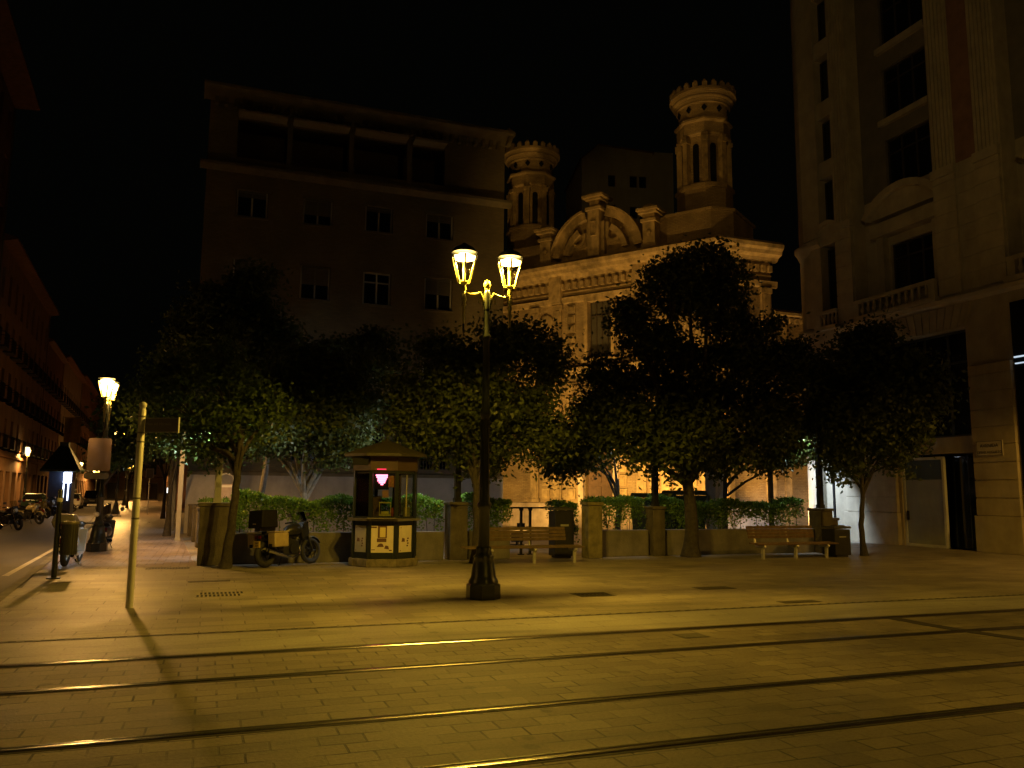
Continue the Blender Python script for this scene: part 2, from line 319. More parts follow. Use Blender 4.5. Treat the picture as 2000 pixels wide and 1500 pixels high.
def tree(name, label, base, path, r0, lobes, dens=9, leaf=.19, mat_=None, bark=None, limbs=None, per=34, csize=.3, group='broadleaf trees of the plaza', cat='tree'):
    """base: foot; path: trunk points relative to the foot; lobes: [(centre world, radii)]"""
    t=thing(name,label,cat,base,0,group); B=Vector(base)
    tr=MB(); pts=[Vector(p) for p in path]; n=len(pts)
    fine=[]; 
    for i in range(n-1):
        for k in range(4): fine.append(pts[i].lerp(pts[i+1],k/4)+Vector((random.gauss(0,r0*.12),random.gauss(0,r0*.12),0))*(1 if i+k else 0))
    fine.append(pts[-1]); rad=[r0*(1.45 if i==0 else 1.12 if i==1 else 1-.45*i/len(fine)) for i in range(len(fine))]
    tr.tube(fine,rad,12); tr.obj('trunk',bark or BARK,t)
    lm=MB(); top=pts[-1]
    for j,(c,r) in enumerate(lobes):
        q=Vector(c)-B; st=fine[int(len(fine)*random.uniform(.72,.98))-1] if q.z>top.z*.9 else fine[int(len(fine)*.8)]
        mid=st.lerp(q,.45)+Vector((random.uniform(-.25,.25),random.uniform(-.25,.25),random.uniform(0,.35)))
        lm.tube([st,st.lerp(mid,.5)+Vector((0,0,.08)),mid,q],[r0*.48,r0*.4,r0*.32,r0*.15],7)
        for k in range(5):
            d=Vector((random.gauss(0,1),random.gauss(0,1),random.gauss(.2,.7))).normalized(); e=q+Vector((d.x*r[0],d.y*r[1],d.z*r[2]))*.8
            lm.tube([mid.lerp(q,.6),q.lerp(e,.5)+Vector((0,0,.1)),e],[r0*.2,r0*.12,r0*.05],5)
    lm.obj('limbs',bark or BARK,t)
    P,tn=crown_points(lobes,dens,csize,per); P=P-np.array(B)
    o=bpy.data.objects.new('crown',leafmesh('crown',P,leaf,mat_ or LEAF,tone=tn)); COL.objects.link(o); o.parent=t
    return t

# facades ------------------------------------------------------------
def wallgrid(mb, x0,x1,z0,z1, ops, reveal=.25, y=0, mi=0, rmi=None):
    """wall in the plane y with rectangular openings (xa,xb,za,zb), each with reveals going in (+y)"""
    rmi = mi if rmi is None else rmi
    xs=sorted({x0,x1,*[a for o in ops for a in o[:2] if x0<a<x1]}); zs=sorted({z0,z1,*[a for o in ops for a in o[2:4] if z0<a<z1]})
    for i in range(len(xs)-1):
        for k in range(len(zs)-1):
            cx=(xs[i]+xs[i+1])/2; cz=(zs[k]+zs[k+1])/2
            if any(o[0]<cx<o[1] and o[2]<cz<o[3] for o in ops): continue
            mb.add([(xs[i],y,zs[k]),(xs[i+1],y,zs[k]),(xs[i+1],y,zs[k+1]),(xs[i],y,zs[k+1])],[(0,1,2,3)],None,mi)
    for a,b,c,d in [o[:4] for o in ops]:
        r=y+reveal
        mb.add([(a,y,c),(a,r,c),(a,r,d),(a,y,d)],[(0,1,2,3)],None,rmi); mb.add([(b,y,c),(b,r,c),(b,r,d),(b,y,d)],[(0,1,2,3)],None,rmi)
        mb.add([(a,y,d),(b,y,d),(b,r,d),(a,r,d)],[(0,1,2,3)],None,rmi); mb.add([(a,y,c),(b,y,c),(b,r,c),(a,r,c)],[(0,1,2,3)],None,rmi)
    return mb
def window(parent, x0,x1,z0,z1, y, cols=2, transom=None, fm=None, gm=None, bar=.06, name='window', shutter=0):
    """frame mesh with its pane as child; frame stands at depth y"""
    mb=MB(); wd=x1-x0; h=z1-z0
    mb.box(0,bar,0,.06,0,h).box(wd-bar,wd,0,.06,0,h).box(bar,wd-bar,0,.06,0,bar).box(bar,wd-bar,0,.06,h-bar,h)
    for i in range(1,cols): mb.box(wd*i/cols-bar*.6,wd*i/cols+bar*.6,.003,.055,bar,h-bar)
    if transom:
        for i in range(cols):
            a=bar if i==0 else wd*i/cols+bar*.6; b=wd-bar if i==cols-1 else wd*(i+1)/cols-bar*.6
            mb.box(a,b,.006,.052,h*transom-bar*.5,h*transom+bar*.5)
    o=mb.obj(name,fm or FRAMEW,parent,loc=(x0,y,z0))
    MB().box(bar*.5,wd-bar*.5,.065,.075,bar*.5,h-bar*.5).obj('pane',gm or WINDK,o)
    if shutter: 
        s=MB(); zz=h*(1-shutter); n=max(3,int((h-zz)/.08))
        for i in range(n): s.box(bar,wd-bar,-.02,-.004,zz+(h-zz)*i/n,zz+(h-zz)*(i+.86)/n)
        s.obj('roller_shutter',FRAMED if fm is FRAMED else SHUT,o)
    return o
SHUT = mat('shutter_slats',(.12,.11,.08),.6,var=.1)
# ------------------------------------------------------------------ ground
def sheet(name, poly, z, m, kind='structure'):
    me=bpy.data.meshes.new(name); me.from_pydata([(x,y,0) for x,y in poly],[],[tuple(range(len(poly)))]); me.update(); me.materials.append(m)
    o=bpy.data.objects.new(name,me); COL.objects.link(o); o.rotation_euler.z=TH; o.location.z=z; o['kind']=kind; return o
sheet('ground',[(-700,-300),(700,-300),(700,900),(-700,900)],-.03,ASPH)
sheet('plaza_pavement',[(-40,12.12),(70,12.12),(70,75),(-8,75),(-3.55,21),(-3.3,18.5),(-40,17)],0,SLAB)
sheet('edge_pavement',[(-60,10.62),(80,10.62),(80,12.0),(-60,12.0)],.002,SLAB2)
sheet('tram_road',[(-60,-20),(80,-20),(80,10.62),(-60,10.62)],0,SETT)
def kx(v): return -3.16-.0737*(v-16)          # right-hand kerb of the side street
sheet('road',[(-14,17.2),(kx(16)-.12,15.7),(kx(19.3)-.1,19.3),(kx(260)-.1,260),(-33,260)],.004,ASPH)
sheet('side_street_pavement',[(kx(22.4),22.4),(-.2,22.4),(-.2-.053*200,222),(kx(222),222)],.004,TILE)
sheet('far_pavement',[(-16.5,19.3),(-12.3,19.3),(-32.8,262),(-40,262)],.008,TILE)
mb=MB(); a=(kx(16),15.6); b=(kx(222),222)
mb.hexa([(a[0]-.16,a[1],0),(a[0],a[1],0),(b[0],b[1],0),(b[0]-.16,b[1],0)],[(a[0]-.16,a[1],.012),(a[0],a[1],.012),(b[0],b[1],.11),(b[0]-.16,b[1],.11)])
mb.obj('kerb',LOWW,rotz=TH,bevel=.01)['kind']='structure'
o=sheet('road_edge_line',[(-4.16,21.0),(-4.02,21.0),(-4.5,30.3),(-4.62,30.3)],.008,PAINTW)
o=sheet('road_arrow_marking',[(-6.9,22.3),(-5.6,22.35),(-5.6,22.05),(-4.95,22.6),(-5.6,23.15),(-5.6,22.85),(-6.9,22.8)],.008,PAINTW)
# drainage channel between slabs and tram strip
t=thing('drainage_channel','long slotted drainage channel between plaza slabs and tram strip','drain',UV(0,12.06,0),TH)
MB().box(-9,45,-.055,.055,-.02,.003).obj('channel',RUBBER,t)
mb=MB()
for i in range(0,150): mb.box(-9+i*.18,-9+i*.18+.085,-.05,.05,.003,.008)
mb.obj('grating',mat('channel_grating',(.13,.12,.09),.6,var=.3),t)
# tram rails
RL=['tram rail farthest from the viewer, nearest the plaza slabs','second tram rail from the plaza, crossed by the branching rail','third tram rail from the plaza, with the long bright glint','tram rail nearest the viewer, leaving the frame at the bottom']
def rail(label, v, group='grooved tram rails set in the paving', seg=None):
    t=thing('tram_rail',label,'tram rail',UV(0,v),TH,group)
    MB().box(-60,80,-.095,.085,-.03,.004).obj('groove_filler',RUBBER,t)
    mb=MB(); pr=[(-.045,0),(-.04,.012),(-.028,.016),(.02,.016),(.03,.011),(.032,-.01),(-.045,-.01)]
    mb.prism([(-.06,-.01),(-.06,.008),(-.05,.0125),(-.034,.0145),(-.008,.0145),(.004,.011),(.008,.0),(.008,-.01)],-60,80,'x'); mb.box(-60,80,.052,.066,-.01,.009)
    mb.obj('rail_head',STEEL,t); return t
for l,v in zip(RL,(10.46,9.11,7.17,5.77)): rail(l,v)
t=thing('branch_rail','dark branch rail running diagonally across the two far tram rails at the right','tram rail',UV(10.2,10.4),TH,'grooved tram rails set in the paving')
mb=MB(); BP=[(0,0),(.0,-.7),(.06,-1.3),(.2,-1.9),(.42,-2.6),(.75,-3.4),(1.2,-4.3),(1.8,-5.2)]
for (ax,ay),(bx,by) in zip(BP,BP[1:]): mb.hexa([(ax-.11,ay,-.01),(ax+.11,ay,-.01),(bx+.11,by,-.01),(bx-.11,by,-.01)],[(ax-.11,ay,.007),(ax+.11,ay,.007),(bx+.11,by,.007),(bx-.11,by,.007)])
mb.obj('groove_filler',RUBBER,t)
# gratings and covers let into the plaza
def cover(name,label,u_,v_,a,b,m,rot=0,slots=0):
    t=thing(name,label,'drain cover',UV(u_,v_),TH+rot,'covers let into the plaza paving')
    MB().box(-a,a,-b,b,-.02,.004).obj('frame',m,t)
    mb=MB()
    if slots:
        for r_ in (-.5,.5):
            for i in range(slots):
                x=-a*.93+2*a*.93*(i+.5)/slots+r_*.06; mb.box(x-a*.5/slots,x+a*.5/slots,b*(r_-.38),b*(r_+.38),.004,.0065)
        mb.obj('slots',BLACK,t)
    else: mb.box(-a*.9,a*.9,-b*.86,b*.86,.004,.008); mb.obj('lid',m,t)
COVM=mat('iron_cover',(.075,.065,.04),.6,var=.35,scale=14,bump=.7,bscale=60)
cover('drain_grating','pale slotted drain grating on the slabs in front of the motorcycle',.29,16.4,.42,.36,mat('concrete_grate',(.3,.27,.2),.6),slots=11)
cover('manhole_cover','dark oblong cover behind the slotted grating, nearest the leaning trunk',.1,18.8,.42,.16,COVM)
cover('drain_grating','dark square grating right of the central lamp post',6.95,14.45,.36,.3,COVM,slots=8)
cover('manhole_cover','dark cover on the slabs right of the square grating',9.85,14.75,.4,.22,COVM)
cover('manhole_cover','small flat cover beside the far tram rail at the right',10.1,12.45,.4,.14,COVM)
cover('manhole_cover','small square cover between the two far tram rails',6.25,9.93,.2,.17,COVM)
cover('drain_grating','wide gutter grating at the start of the side street pavement',-.85,22.1,.5,.2,COVM,slots=14)

# ------------------------------------------------------------------ low wall line along the plaza
VL=22.9     # front face of the low wall
WALLS=[(.55,6.35,'long low concrete wall behind the motorcycle and the kiosk'),(7.1,8.35,'short low concrete wall piece left of the opening, behind the lamp post'),(11.2,12.95,'low concrete wall between the mottled pier and the next pier'),(13.5,19.3,'long low concrete wall behind the right-hand bench')]
for a,b,l in WALLS:
    m_=MB(); m_.box(0,b-a,0,.28,0,.8); o=m_.obj('low_wall',LOWW,loc=UV(a,VL),rotz=TH,bevel=.015); tag(o,l,'wall','low walls of the plaza')
def hedge(label, a, b, v, z0, z1, dens=2700, depth=.9, rz=None, org=None):
    L=b-a; N=int(L*dens*(z1-z0)); x=rng.uniform(0,L,N); y=rng.uniform(0,depth,N); z=z0+(z1-z0)*rng.beta(1.6,.9,N)
    face=rng.random(N); y=np.where(face<.45,rng.normal(.06,.07,N),y); z=np.where((face>=.45)&(face<.85),z1-np.abs(rng.normal(0,.07,N)),z)
    top=.07*np.sin(x*2.3+a)+.05*np.sin(x*5.1)+.06*np.sin(x*.9+2)+.04*np.sin(x*11+y*7); z=z0+(z-z0)*(1+top/(z1-z0)); keep=~((z<z0+.38)&(np.sin(x*6+3)*np.sin(x*3.1+1)>.0)&(rng.random(N)<.93)); P=np.stack([x,y,z],1)[keep]
    t=thing('hedge',label,'hedge',org or UV(a,v),TH if rz is None else rz,'clipped hedges of the plaza')
    o=bpy.data.objects.new('foliage',leafmesh('foliage',P,.085,HLEAF,droop=-.35,wide=.6)); COL.objects.link(o); o.parent=t
    s=MB()
    for i in range(int(L*5)):
        xx=random.uniform(0,L); yy=random.uniform(.15,depth-.15); s.tube([(xx,yy,z0*.5),(xx+random.uniform(-.1,.1),yy,z0+.3),(xx+random.uniform(-.2,.2),yy+random.uniform(-.1,.1),z1-.1)],[.012,.009,.004],5)
    s.obj('stems',BARK,t); return t
hedge('clipped hedge behind the motorcycle, its top lit bright green',.6,4.0,VL+.35,.75,1.72)
hedge('clipped hedge between the kiosk and the pier beside the lamp post',4.1,6.4,VL+.35,.75,1.7)
hedge('ragged hedge end between the lamp post and the plaza opening',7.1,8.5,VL+.35,.65,1.68)
hedge('clipped dark hedge just right of the mottled pier',11.2,13.0,VL+.35,.75,1.7)
hedge('long clipped dark hedge behind the right-hand bench',13.5,19.2,VL+.35,.75,1.68)
hedge('small hedge tuft behind the litter bin at the plaza opening',9.95,10.7,VL+.35,.3,1.6)
def pier(label, u_, v_, w_, d_, h_, m_=None):
    t=thing('stone_pier',label,'pier',UV(u_,v_),TH,'piers of the plaza wall')
    MB().box(-w_/2,w_/2,0,d_,0,h_-.06).obj('shaft',m_ or PIERM,t,bevel=.02)
    MB().box(-w_/2-.035,w_/2+.035,-.035,d_+.035,h_-.06,h_+.03).obj('cap_stone',m_ or PIERM,t,bevel=.015); return t
pier('wide stone pier at the street corner, its left side lit white',.16,VL-.25,.72,1.15,1.55)
pier('rough stone pier directly left of the central lamp post',6.75,VL-.12,.52,.6,1.6)
pier('mottled yellow-lit pier between the centre bench and the hedge',10.85,VL-.55,.46,.5,1.62,mat('mottled_pier',(.19,.165,.075),.8,var=.45,scale=3.5,bump=.6,stain=.4))
pier('slim stone pier behind the thick tree trunk',13.25,VL-.15,.42,.5,1.5)
pier('stone pier at the right end of the plaza wall',19.6,VL-.3,.5,.6,1.45)
pier('lower stone block behind the pier at the right end of the wall',20.35,VL+.3,.5,.8,1.12)
def column(label, p, h=4.3, lamp=None, e=0, to=None, ang=120, wid=.17, z0=0, m_=None, ec=(.86,.95,1), r=.06, off=(-.14,0), second=None):
    t=thing('light_column',label,'column',(p.x,p.y,z0),TH,'slim steel light columns of the plaza')
    MB().box(-wid/2,wid/2,-wid/2,wid/2,0,h-z0).obj('shaft',m_ or GREYM,t,bevel=.012)
    MB().box(-wid/2-.02,wid/2+.02,-wid/2-.02,wid/2+.02,0,.12).obj('foot_collar',m_ or GREYM,t)
    if lamp:
        hx,hy=off; mb=MB(); mb.lathe([(.05,0),(.085,.12),(.085,.2),(.04,.24)],14); o=mb.obj('spotlight_head',BLACK,t,loc=(hx,hy,h-z0-.28))
        MB().lathe([(.045,-.004),(.0,-.02)],12,cap=False).obj('lens',emis('white_spot_lens',(.9,.97,1),90 if lamp==1 else 30),o)
        d=Vector(to)-Vector((p.x,p.y,0)); dl=Matrix.Rotation(-TH,3,'Z')@Vector((d.x,d.y,to[2]-z0))
        q=Vector((hx,hy,h-z0-.3)); dr=(dl-q).normalized()
        o.rotation_euler=(-dr).to_track_quat('Z','Y').to_euler()
        plight('column_spot',t,q+dr*.05,e,ec,r,spot=ang,to=dl,blend=.5)
        if second:
            d=Vector(second[0])-Vector((p.x,p.y,0)); dl=Matrix.Rotation(-TH,3,'Z')@Vector((d.x,d.y,second[0][2]-z0)); q=Vector((.16,.16,h-z0-.3)); dr=(dl-q).normalized()
            o=MB().lathe([(.05,0),(.085,.12),(.085,.2),(.04,.24)],14).obj('spotlight_head',BLACK,t,loc=(.16,.16,h-z0-.28)); o.rotation_euler=(-dr).to_track_quat('Z','Y').to_euler(); plight('column_spot',t,q+dr*.05,second[1],ec,r,spot=125,to=dl,blend=.5)
    return t
column('white-lit steel column on the wide corner pier',UV(.22,VL+.3),3.9,2,800,(-11.3,23.6,0),95,z0=1.58,off=(-.2,.12),second=(UV(3.0,25.6,.6),150))
column('steel column rising from the pier beside the central lamp post',UV(6.78,VL+.2),3.7,2,420,UV(4.6,27.5,.5),135,z0=1.63,m_=DARKM,off=(0,.2))
column('dark steel column rising from the slim pier behind the thick trunk',UV(13.25,VL+.1),4.3,2,90,UV(13.2,26.5,0),130,z0=1.53,m_=DARKM,off=(0,.2))
column('dark steel column with a tiny white spotlight at the end pier of the plaza wall',UV(19.6,VL),4.3,1,420,UV(19.2,26.4,.2),120,z0=1.48,m_=DARKM,off=(-.14,.1))
column('dark steel column before the brick side wing, flooding the white-lit stone wall',UV(22.5,29.3),4.2,2,1500,UV(24.9,30.3,1.0),100,off=(.2,-.05),ec=(.7,.88,1.15),m_=DARKM)
column('tall pale steel column inside the plaza, right of the thick trunk',P3(1388,985,34),4.3,2,200,UV(15.5,29.5,0),110,wid=.3,off=(.3,0))
column('second pale steel column inside the plaza, just right of the first',P3(1407,985,36),4.3,2,120,UV(16,33,0),110,wid=.3,off=(0,.3))
column('steel column in the street-side row with a bright spotlight, nearer one',Vector((-12.6,31.5,0)),4.3,1,160,(-15,30,0),120)
column('steel column in the street-side row with a bright spotlight, farther one',Vector((-15.9,39.0,0)),4.3,1,120,(-19,38,0),120)
column('steel column in the street-side row without a visible lamp',Vector((-18.9,46.5,0)),4.3)
for i,(y,l) in enumerate([(25.6,'first low pier of the street-side wall behind the corner pier'),(28.2,'second low pier of the street-side wall'),(31.2,'third low pier of the street-side wall, under the spotlit column'),(35.0,'farthest low pier of the street-side wall')]):
    x=-7.9-(y-22.3)*.43; t=thing('stone_pier',l,'pier',(x,y,0),R(23.2),'piers of the plaza wall')
    MB().box(-.22,.22,-.3,.3,0,1.25).obj('shaft',PIERM,t,bevel=.02); MB().box(-.25,.25,-.33,.33,1.25,1.32).obj('cap_stone',PIERM,t)
mb=MB(); mb.box(-.12,.12,0,13,0,.7); o=mb.obj('low_wall',LOWW,loc=(-8.3,24.3,0),rotz=R(23.2)); tag(o,'low concrete wall along the side street pavement','wall','low walls of the plaza')
hedge('clipped hedge along the side street pavement, its end showing beside the corner pier',0,12,0,.7,1.45,dens=900,depth=.8,rz=R(113.2),org=(-7.9,24.6,0))

# ------------------------------------------------------------------ apartment block at the left of the plaza
t=thing('apartment_block','dark brick apartment block with a roof terrace and pale stone base beside the church','building',(-14.5,37,0),TH)
W,Dp,Ht=14.9,26,20.6
rows=[(14.85,16.15),(11.1,12.75),(7.2,9.0)]; cols_=[(1.4,2.85),(4.5,5.93),(7.53,8.93),(10.65,12.12)]
ops=[(a,b,c,d) for c,d in rows for a,b in cols_]+[(10.6,12.05,3.0,5.2),(7.4,8.8,3.3,5.2),(4.4,5.8,3.3,5.2),(1.3,2.7,3.3,5.2)]
ter=[(1.3,3.62,17.75,19.75),(3.86,6.62,17.75,19.75),(6.86,9.58,17.75,19.75),(9.86,11.6,17.75,19.75)]
mb=MB(); wallgrid(mb,0,W,2.65,Ht,ops,.22); 
mb=MB(); wallgrid(mb,0,W,2.65,Ht,ops+ter,.3)
mb.add([(0,0,0),(0,Dp,0),(0,Dp,Ht),(0,0,Ht)],[(0,1,2,3)]); mb.add([(W,0,0),(W,Dp,0),(W,Dp,Ht),(W,0,Ht)],[(0,1,2,3)]); mb.add([(0,Dp,0),(W,Dp,0),(W,Dp,Ht),(0,Dp,Ht)],[(0,1,2,3)]); mb.add([(0,0,Ht),(W,0,Ht),(W,Dp,Ht),(0,Dp,Ht)],[(0,1,2,3)])
for a,b,c,d in ter: mb.box(a,b,2.2,2.3,c-.2,d+.2)
for a,b,c,d in ter: mb.box(a,b,.3,2.2,c-.12,c-.02)
mb.obj('wall',APT,t)
mb=MB(); mb.box(-.05,W+.05,-.12,0,0,2.6); 
for z in (.9,1.75): mb.box(-.052,W+.052,-.122,-.1,z,z+.001)
mb.obj('stone_base',PALE,t)
mb=MB(); mb.prism([(-.12,2.6),(-.14,2.75),(0,2.8),(0,2.6)],-.05,W+.05,'x'); mb.cut(); mb.prism([(0,16.95),(-.35,17.15),(-.35,17.3),(0,17.4)],-.3,W+.35,'x'); mb.cut()
mb.prism([(0,20.4),(-.5,20.75),(-.75,20.85),(-.75,21.0),(0,21.25)],-.3,W+.3,'x'); mb.prism([(W,20.4),(W+.3,20.75),(W+.4,20.85),(W+.4,21.0),(W,21.25)],-.6,Dp,'y')
for i in range(34): mb.box(.2+i*.43,.36+i*.43,-.3,0,20.15,20.5)
mb.each('cornice',APTTRIM,t)
mb=MB()
for a,b,c,d in ter: mb.box(a-.02,b-.08,-.75,0,d-.02,d+.1).cut()
mb.each('terrace_canopy',mat('terrace_slab_underside',(.26,.23,.16),.8,var=.1),t)
mb=MB()
for x in (3.62,6.62,9.58): mb.box(x,x+.24,-.03,.2,17.4,19.75).cut()
mb.each('terrace_pillar',APTTRIM,t)
for k,(a,b,c,d) in enumerate(ops):
    if c<5: continue
    sh={(1,2):0,(0,0):.25,(0,1):.62,(1,1):.55,(1,3):.5,(0,2):.2,(0,3):.3}.get((rows.index((c,d)),cols_.index((a,b))),.4)
    window(t,a+.02,b-.02,c,d,.12,2,.7 if sh==0 else None,FRAMEW,WINDK,.07,shutter=sh)
for a,b,c,d in ops:
    if c<5 :
        wdw=window(t,a+.02,b-.02,c,d,.14,2,None,FRAMED); g=MB()
        for i in range(10): g.cyl((a+.02+(b-a)*i/9,-.1,c-.35),(a+.02+(b-a)*i/9,-.1,d+.1),.014,n=5)
        for z in (c-.3,c+.6,d-.1): g.box(a-.05,b+.08,-.115,-.085,z,z+.03)
        g.box(a-.1,b+.1,-.16,-.0,c-.16,c-.04); g.obj('window_grille',mat('rusty_grille',(.14,.1,.06),.6),t)
mb=MB()
for a,b,c,d in ops: mb.box(a-.08,b+.08,-.07,0,c-.1,c-.003).cut().box(a-.06,b+.06,-.04,0,d+.003,d+.12).cut()
mb.each('window_ledge',APTTRIM,t)

# ------------------------------------------------------------------ stone office building at the right
t=thing('stone_office_building','tall ochre stone building with balustrades, arched pediments and a rounded corner','building',(13.4,38.3,0),R(-69.9))
S0,S1,Dp,Ht=.9,40,22,30
bays=[(4.05,8.35),(11.3,15.6),(18.6,22.9)]
ops=[]; 
for a,b in bays: ops.append((a,b,9.4,Ht))                # bay recess over the whole height
ops+= [(6.05,9.35,4.1,8.1),(6.0,9.4,0,3.5),(13.0,16.3,.6,7.2),(2.0,3.0,9.4,13.2),(2.0,3.0,14.2,Ht),(18.4,22.4,.6,7.2),(.95,1.15,.9,3.4),(1.5,1.95,.9,3.4)]
mb=MB(); wallgrid(mb,S0,S1,0,Ht,ops,.7); mb.add([(S0,Dp,0),(S1,Dp,0),(S1,Dp,Ht),(S0,Dp,Ht)],[(0,1,2,3)]); mb.add([(S1,0,0),(S1,Dp,0),(S1,Dp,Ht),(S1,0,Ht)],[(0,1,2,3)]); mb.add([(S0,.9,0),(S0,Dp,0),(S0,Dp,Ht),(S0,.9,Ht)],[(0,1,2,3)]); mb.add([(S0,0,Ht),(S1,0,Ht),(S1,Dp,Ht),(S0,Dp,Ht)],[(0,1,2,3)])
mb.obj('wall',STONE,t)
# recessed bay backs with windows between pilasters
for bi,(a,b) in enumerate(bays):
    wz=[(10.2,12.4),(14.75,17.0),(18.0,20.2),(21.3,23.5),(24.6,26.8)]; c=(a+b)/2+ .35
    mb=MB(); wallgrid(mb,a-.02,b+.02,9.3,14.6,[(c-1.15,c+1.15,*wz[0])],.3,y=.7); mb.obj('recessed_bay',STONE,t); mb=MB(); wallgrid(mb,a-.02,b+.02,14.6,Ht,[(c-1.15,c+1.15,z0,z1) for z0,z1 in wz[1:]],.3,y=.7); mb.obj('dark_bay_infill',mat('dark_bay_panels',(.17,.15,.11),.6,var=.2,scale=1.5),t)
    for z0,z1 in wz: window(t,c-1.13,c+1.13,z0,z1,.82,3,.72,FRAMED,WINDK,.06)
    mb=MB(); 
    for z0,z1 in wz[1:]: mb.box(c-1.3,c+1.3,.5,.697,z0-.35,z0-.1).cut()
    mb.each('window_sill',STONE,t)
    # segmental arched pediment on brackets
    mb=MB(); n=14; r=2.6; ang=[R(38)+(R(104))*i/n for i in range(n+1)]; cz=14.72-r
    lo=[(c+.0+math.cos(q)*(r-.28),.0,cz+math.sin(q)*(r-.28)) for q in ang]; hi=[(c+math.cos(q)*r,.0,cz+math.sin(q)*r) for q in ang]
    for i in range(n): mb.hexa([(lo[i][0],.05,lo[i][2]),(lo[i+1][0],.05,lo[i+1][2]),(hi[i+1][0],.05,hi[i+1][2]),(hi[i][0],.05,hi[i][2])],[(lo[i][0],.7,lo[i][2]),(lo[i+1][0],.7,lo[i+1][2]),(hi[i+1][0],.7,hi[i+1][2]),(hi[i][0],.7,hi[i][2])])
    pts=[(c+math.cos(q)*(r-.27),cz+math.sin(q)*(r-.27)) for q in ang]; mb.prism(pts,.3,.7,'y'); mb.box(c-1.75,c+1.75,.18,.7,12.75,13.3); mb.box(c-1.6,c-1.25,.4,.7,9.9,12.75); mb.box(c+1.25,c+1.6,.4,.7,9.9,12.75)
    mb.obj('arched_pediment',STONE,t)
    # balcony balustrade
    mb=MB(); x0,x1=a+.05,b-.05
    mb.box(x0-.1,x1+.1,-.32,.1,9.25,9.45); mb.box(x0,x1,-.24,-.02,10.0,10.16); mb.box(x0,x0+.3,-.22,-.04,9.45,10.0); mb.box(x1-.3,x1,-.22,-.04,9.45,10.0)
    k=11
    for i in range(k):
        x=x0+.45+(x1-x0-.9)*i/(k-1); mb.lathe([(.075,9.45),(.075,9.5),(.045,9.53),(.09,9.66),(.095,9.72),(.045,9.86),(.07,9.95),(.07,10.0)],8,M=T(x,-.13,0))
    mb.obj('balustrade',STONE,t)
# pilasters and rusticated piers
def rust(mb,a,b,z0,z1,y=-.14,step=.62,g=.035):
    z=z0
    while z<z1-.1:
        e=min(z+step,z1); mb.box(a,b,y,.0,z+g/2,e-g/2); z=e
    mb.box(a+.025,b-.025,y+.03,-.001,z0,z1)
mb=MB(); rust(mb,9.45,11.15,1.25,6.6); mb.box(9.4,11.22,-.2,0,0,1.25); mb.cut(); rust(mb,3.1,5.85,1.25,6.6); mb.box(3.0,5.9,-.2,0,0,1.25); mb.cut(); rust(mb,16.5,18.2,1.25,6.6); mb.box(16.4,18.3,-.2,0,0,1.25)
mb.each('rusticated_pier',STONE,t,bevel=.012)
for a,b in ((8.42,11.25),(15.7,18.5)):
    mb=MB(); rust(mb,a,a+.98,9.4,14.0,-.12); rust(mb,a+1.85,b,9.4,14.0,-.12); rust(mb,a+.99,a+1.84,9.4,14.0,-.03)
    for q,w_ in ((a,.95),(a+1.88,.92)):
        mb.box(q-.05,q+w_+.05,-.18,0,14.0,14.35)
        k=5
        for i in range(k): mb.box(q+.06+(w_-.12)*i/k,q+.06+(w_-.12)*(i+.72)/k,-.13,0,14.35,Ht)
        mb.box(q+.02,q+w_-.02,-.06,0,14.35,Ht)
    mb.obj('pilaster_pair',STONE,t); MB().box(a+1.0,a+1.83,-.012,0,14.35,Ht).obj('reddish_recess',STONE2,t)
mb=MB(); rust(mb,3.05,4.0,9.4,13.6,-.1); mb.box(3.0,4.05,-.16,0,13.6,13.9)
for i in range(5): mb.box(3.1+.17*i,3.1+.17*i+.12,-.12,0,13.9,Ht)
mb.box(3.04,3.98,-.05,0,13.9,Ht); mb.obj('fluted_pilaster',STONE,t)
# rounded corner shaft with capital band
mb=MB(); cx,cy=.9,.9
mb.lathe([(.95,0),(.95,1.2),(.9,1.25),(.9,9.2),(1.02,9.3),(1.02,9.5),(.88,9.55),(.88,12.9),(.93,13.0),(1.02,13.2),(1.12,13.35),(1.12,13.5),(.9,13.62),(.88,Ht)],40,M=T(cx,cy,0)); mb.obj('rounded_corner',STONE,t)
mb=MB(); mb.prism([(0,13.2),(-.14,13.35),(-.14,13.6),(0,13.7)],.9,2.0,'x'); mb.obj('capital_band',STONE,t); mb=MB(); mb.box(1.9,3.05,-.3,.0,9.25,9.42); mb.box(1.9,3.05,-.24,-.04,9.98,10.12)
for i in range(5): mb.lathe([(.07,9.42),(.045,9.5),(.09,9.68),(.045,9.88),(.07,9.98)],8,M=T(2.02+i*.24,-.13,0))
mb.obj('small_balcony',STONE,t)
mb=MB(); 
for c in (1.6+.9,): 
    n=8
    for i in range(n):
        q0=R(40+100*i/n); q1=R(40+100*(i+1)/n); mb.hexa([(c+math.cos(q0)*.8,-.12,13.3+math.sin(q0)*.8),(c+math.cos(q1)*.8,-.12,13.3+math.sin(q1)*.8),(c+math.cos(q1)*1.0,-.12,13.3+math.sin(q1)*1.0),(c+math.cos(q0)*1.0,-.12,13.3+math.sin(q0)*1.0)],[(c+math.cos(q0)*.8,0,13.3+math.sin(q0)*.8),(c+math.cos(q1)*.8,0,13.3+math.sin(q1)*.8),(c+math.cos(q1)*1.0,0,13.3+math.sin(q1)*1.0),(c+math.cos(q0)*1.0,0,13.3+math.sin(q0)*1.0)])
mb.obj('small_arched_pediment',STONE,t)
for z0,z1 in ((9.5,13.1),(14.3,16.3),(17.2,19.2),(20.2,22.2),(23.2,25.2)): window(t,2.02,2.98,z0,z1,.4,2,None,FRAMED,WINDK,.05)
mb=MB()
for z in (16.4,19.3,22.3,25.3): mb.box(2.0,3.0,.1,.69,z,z+.8).cut()
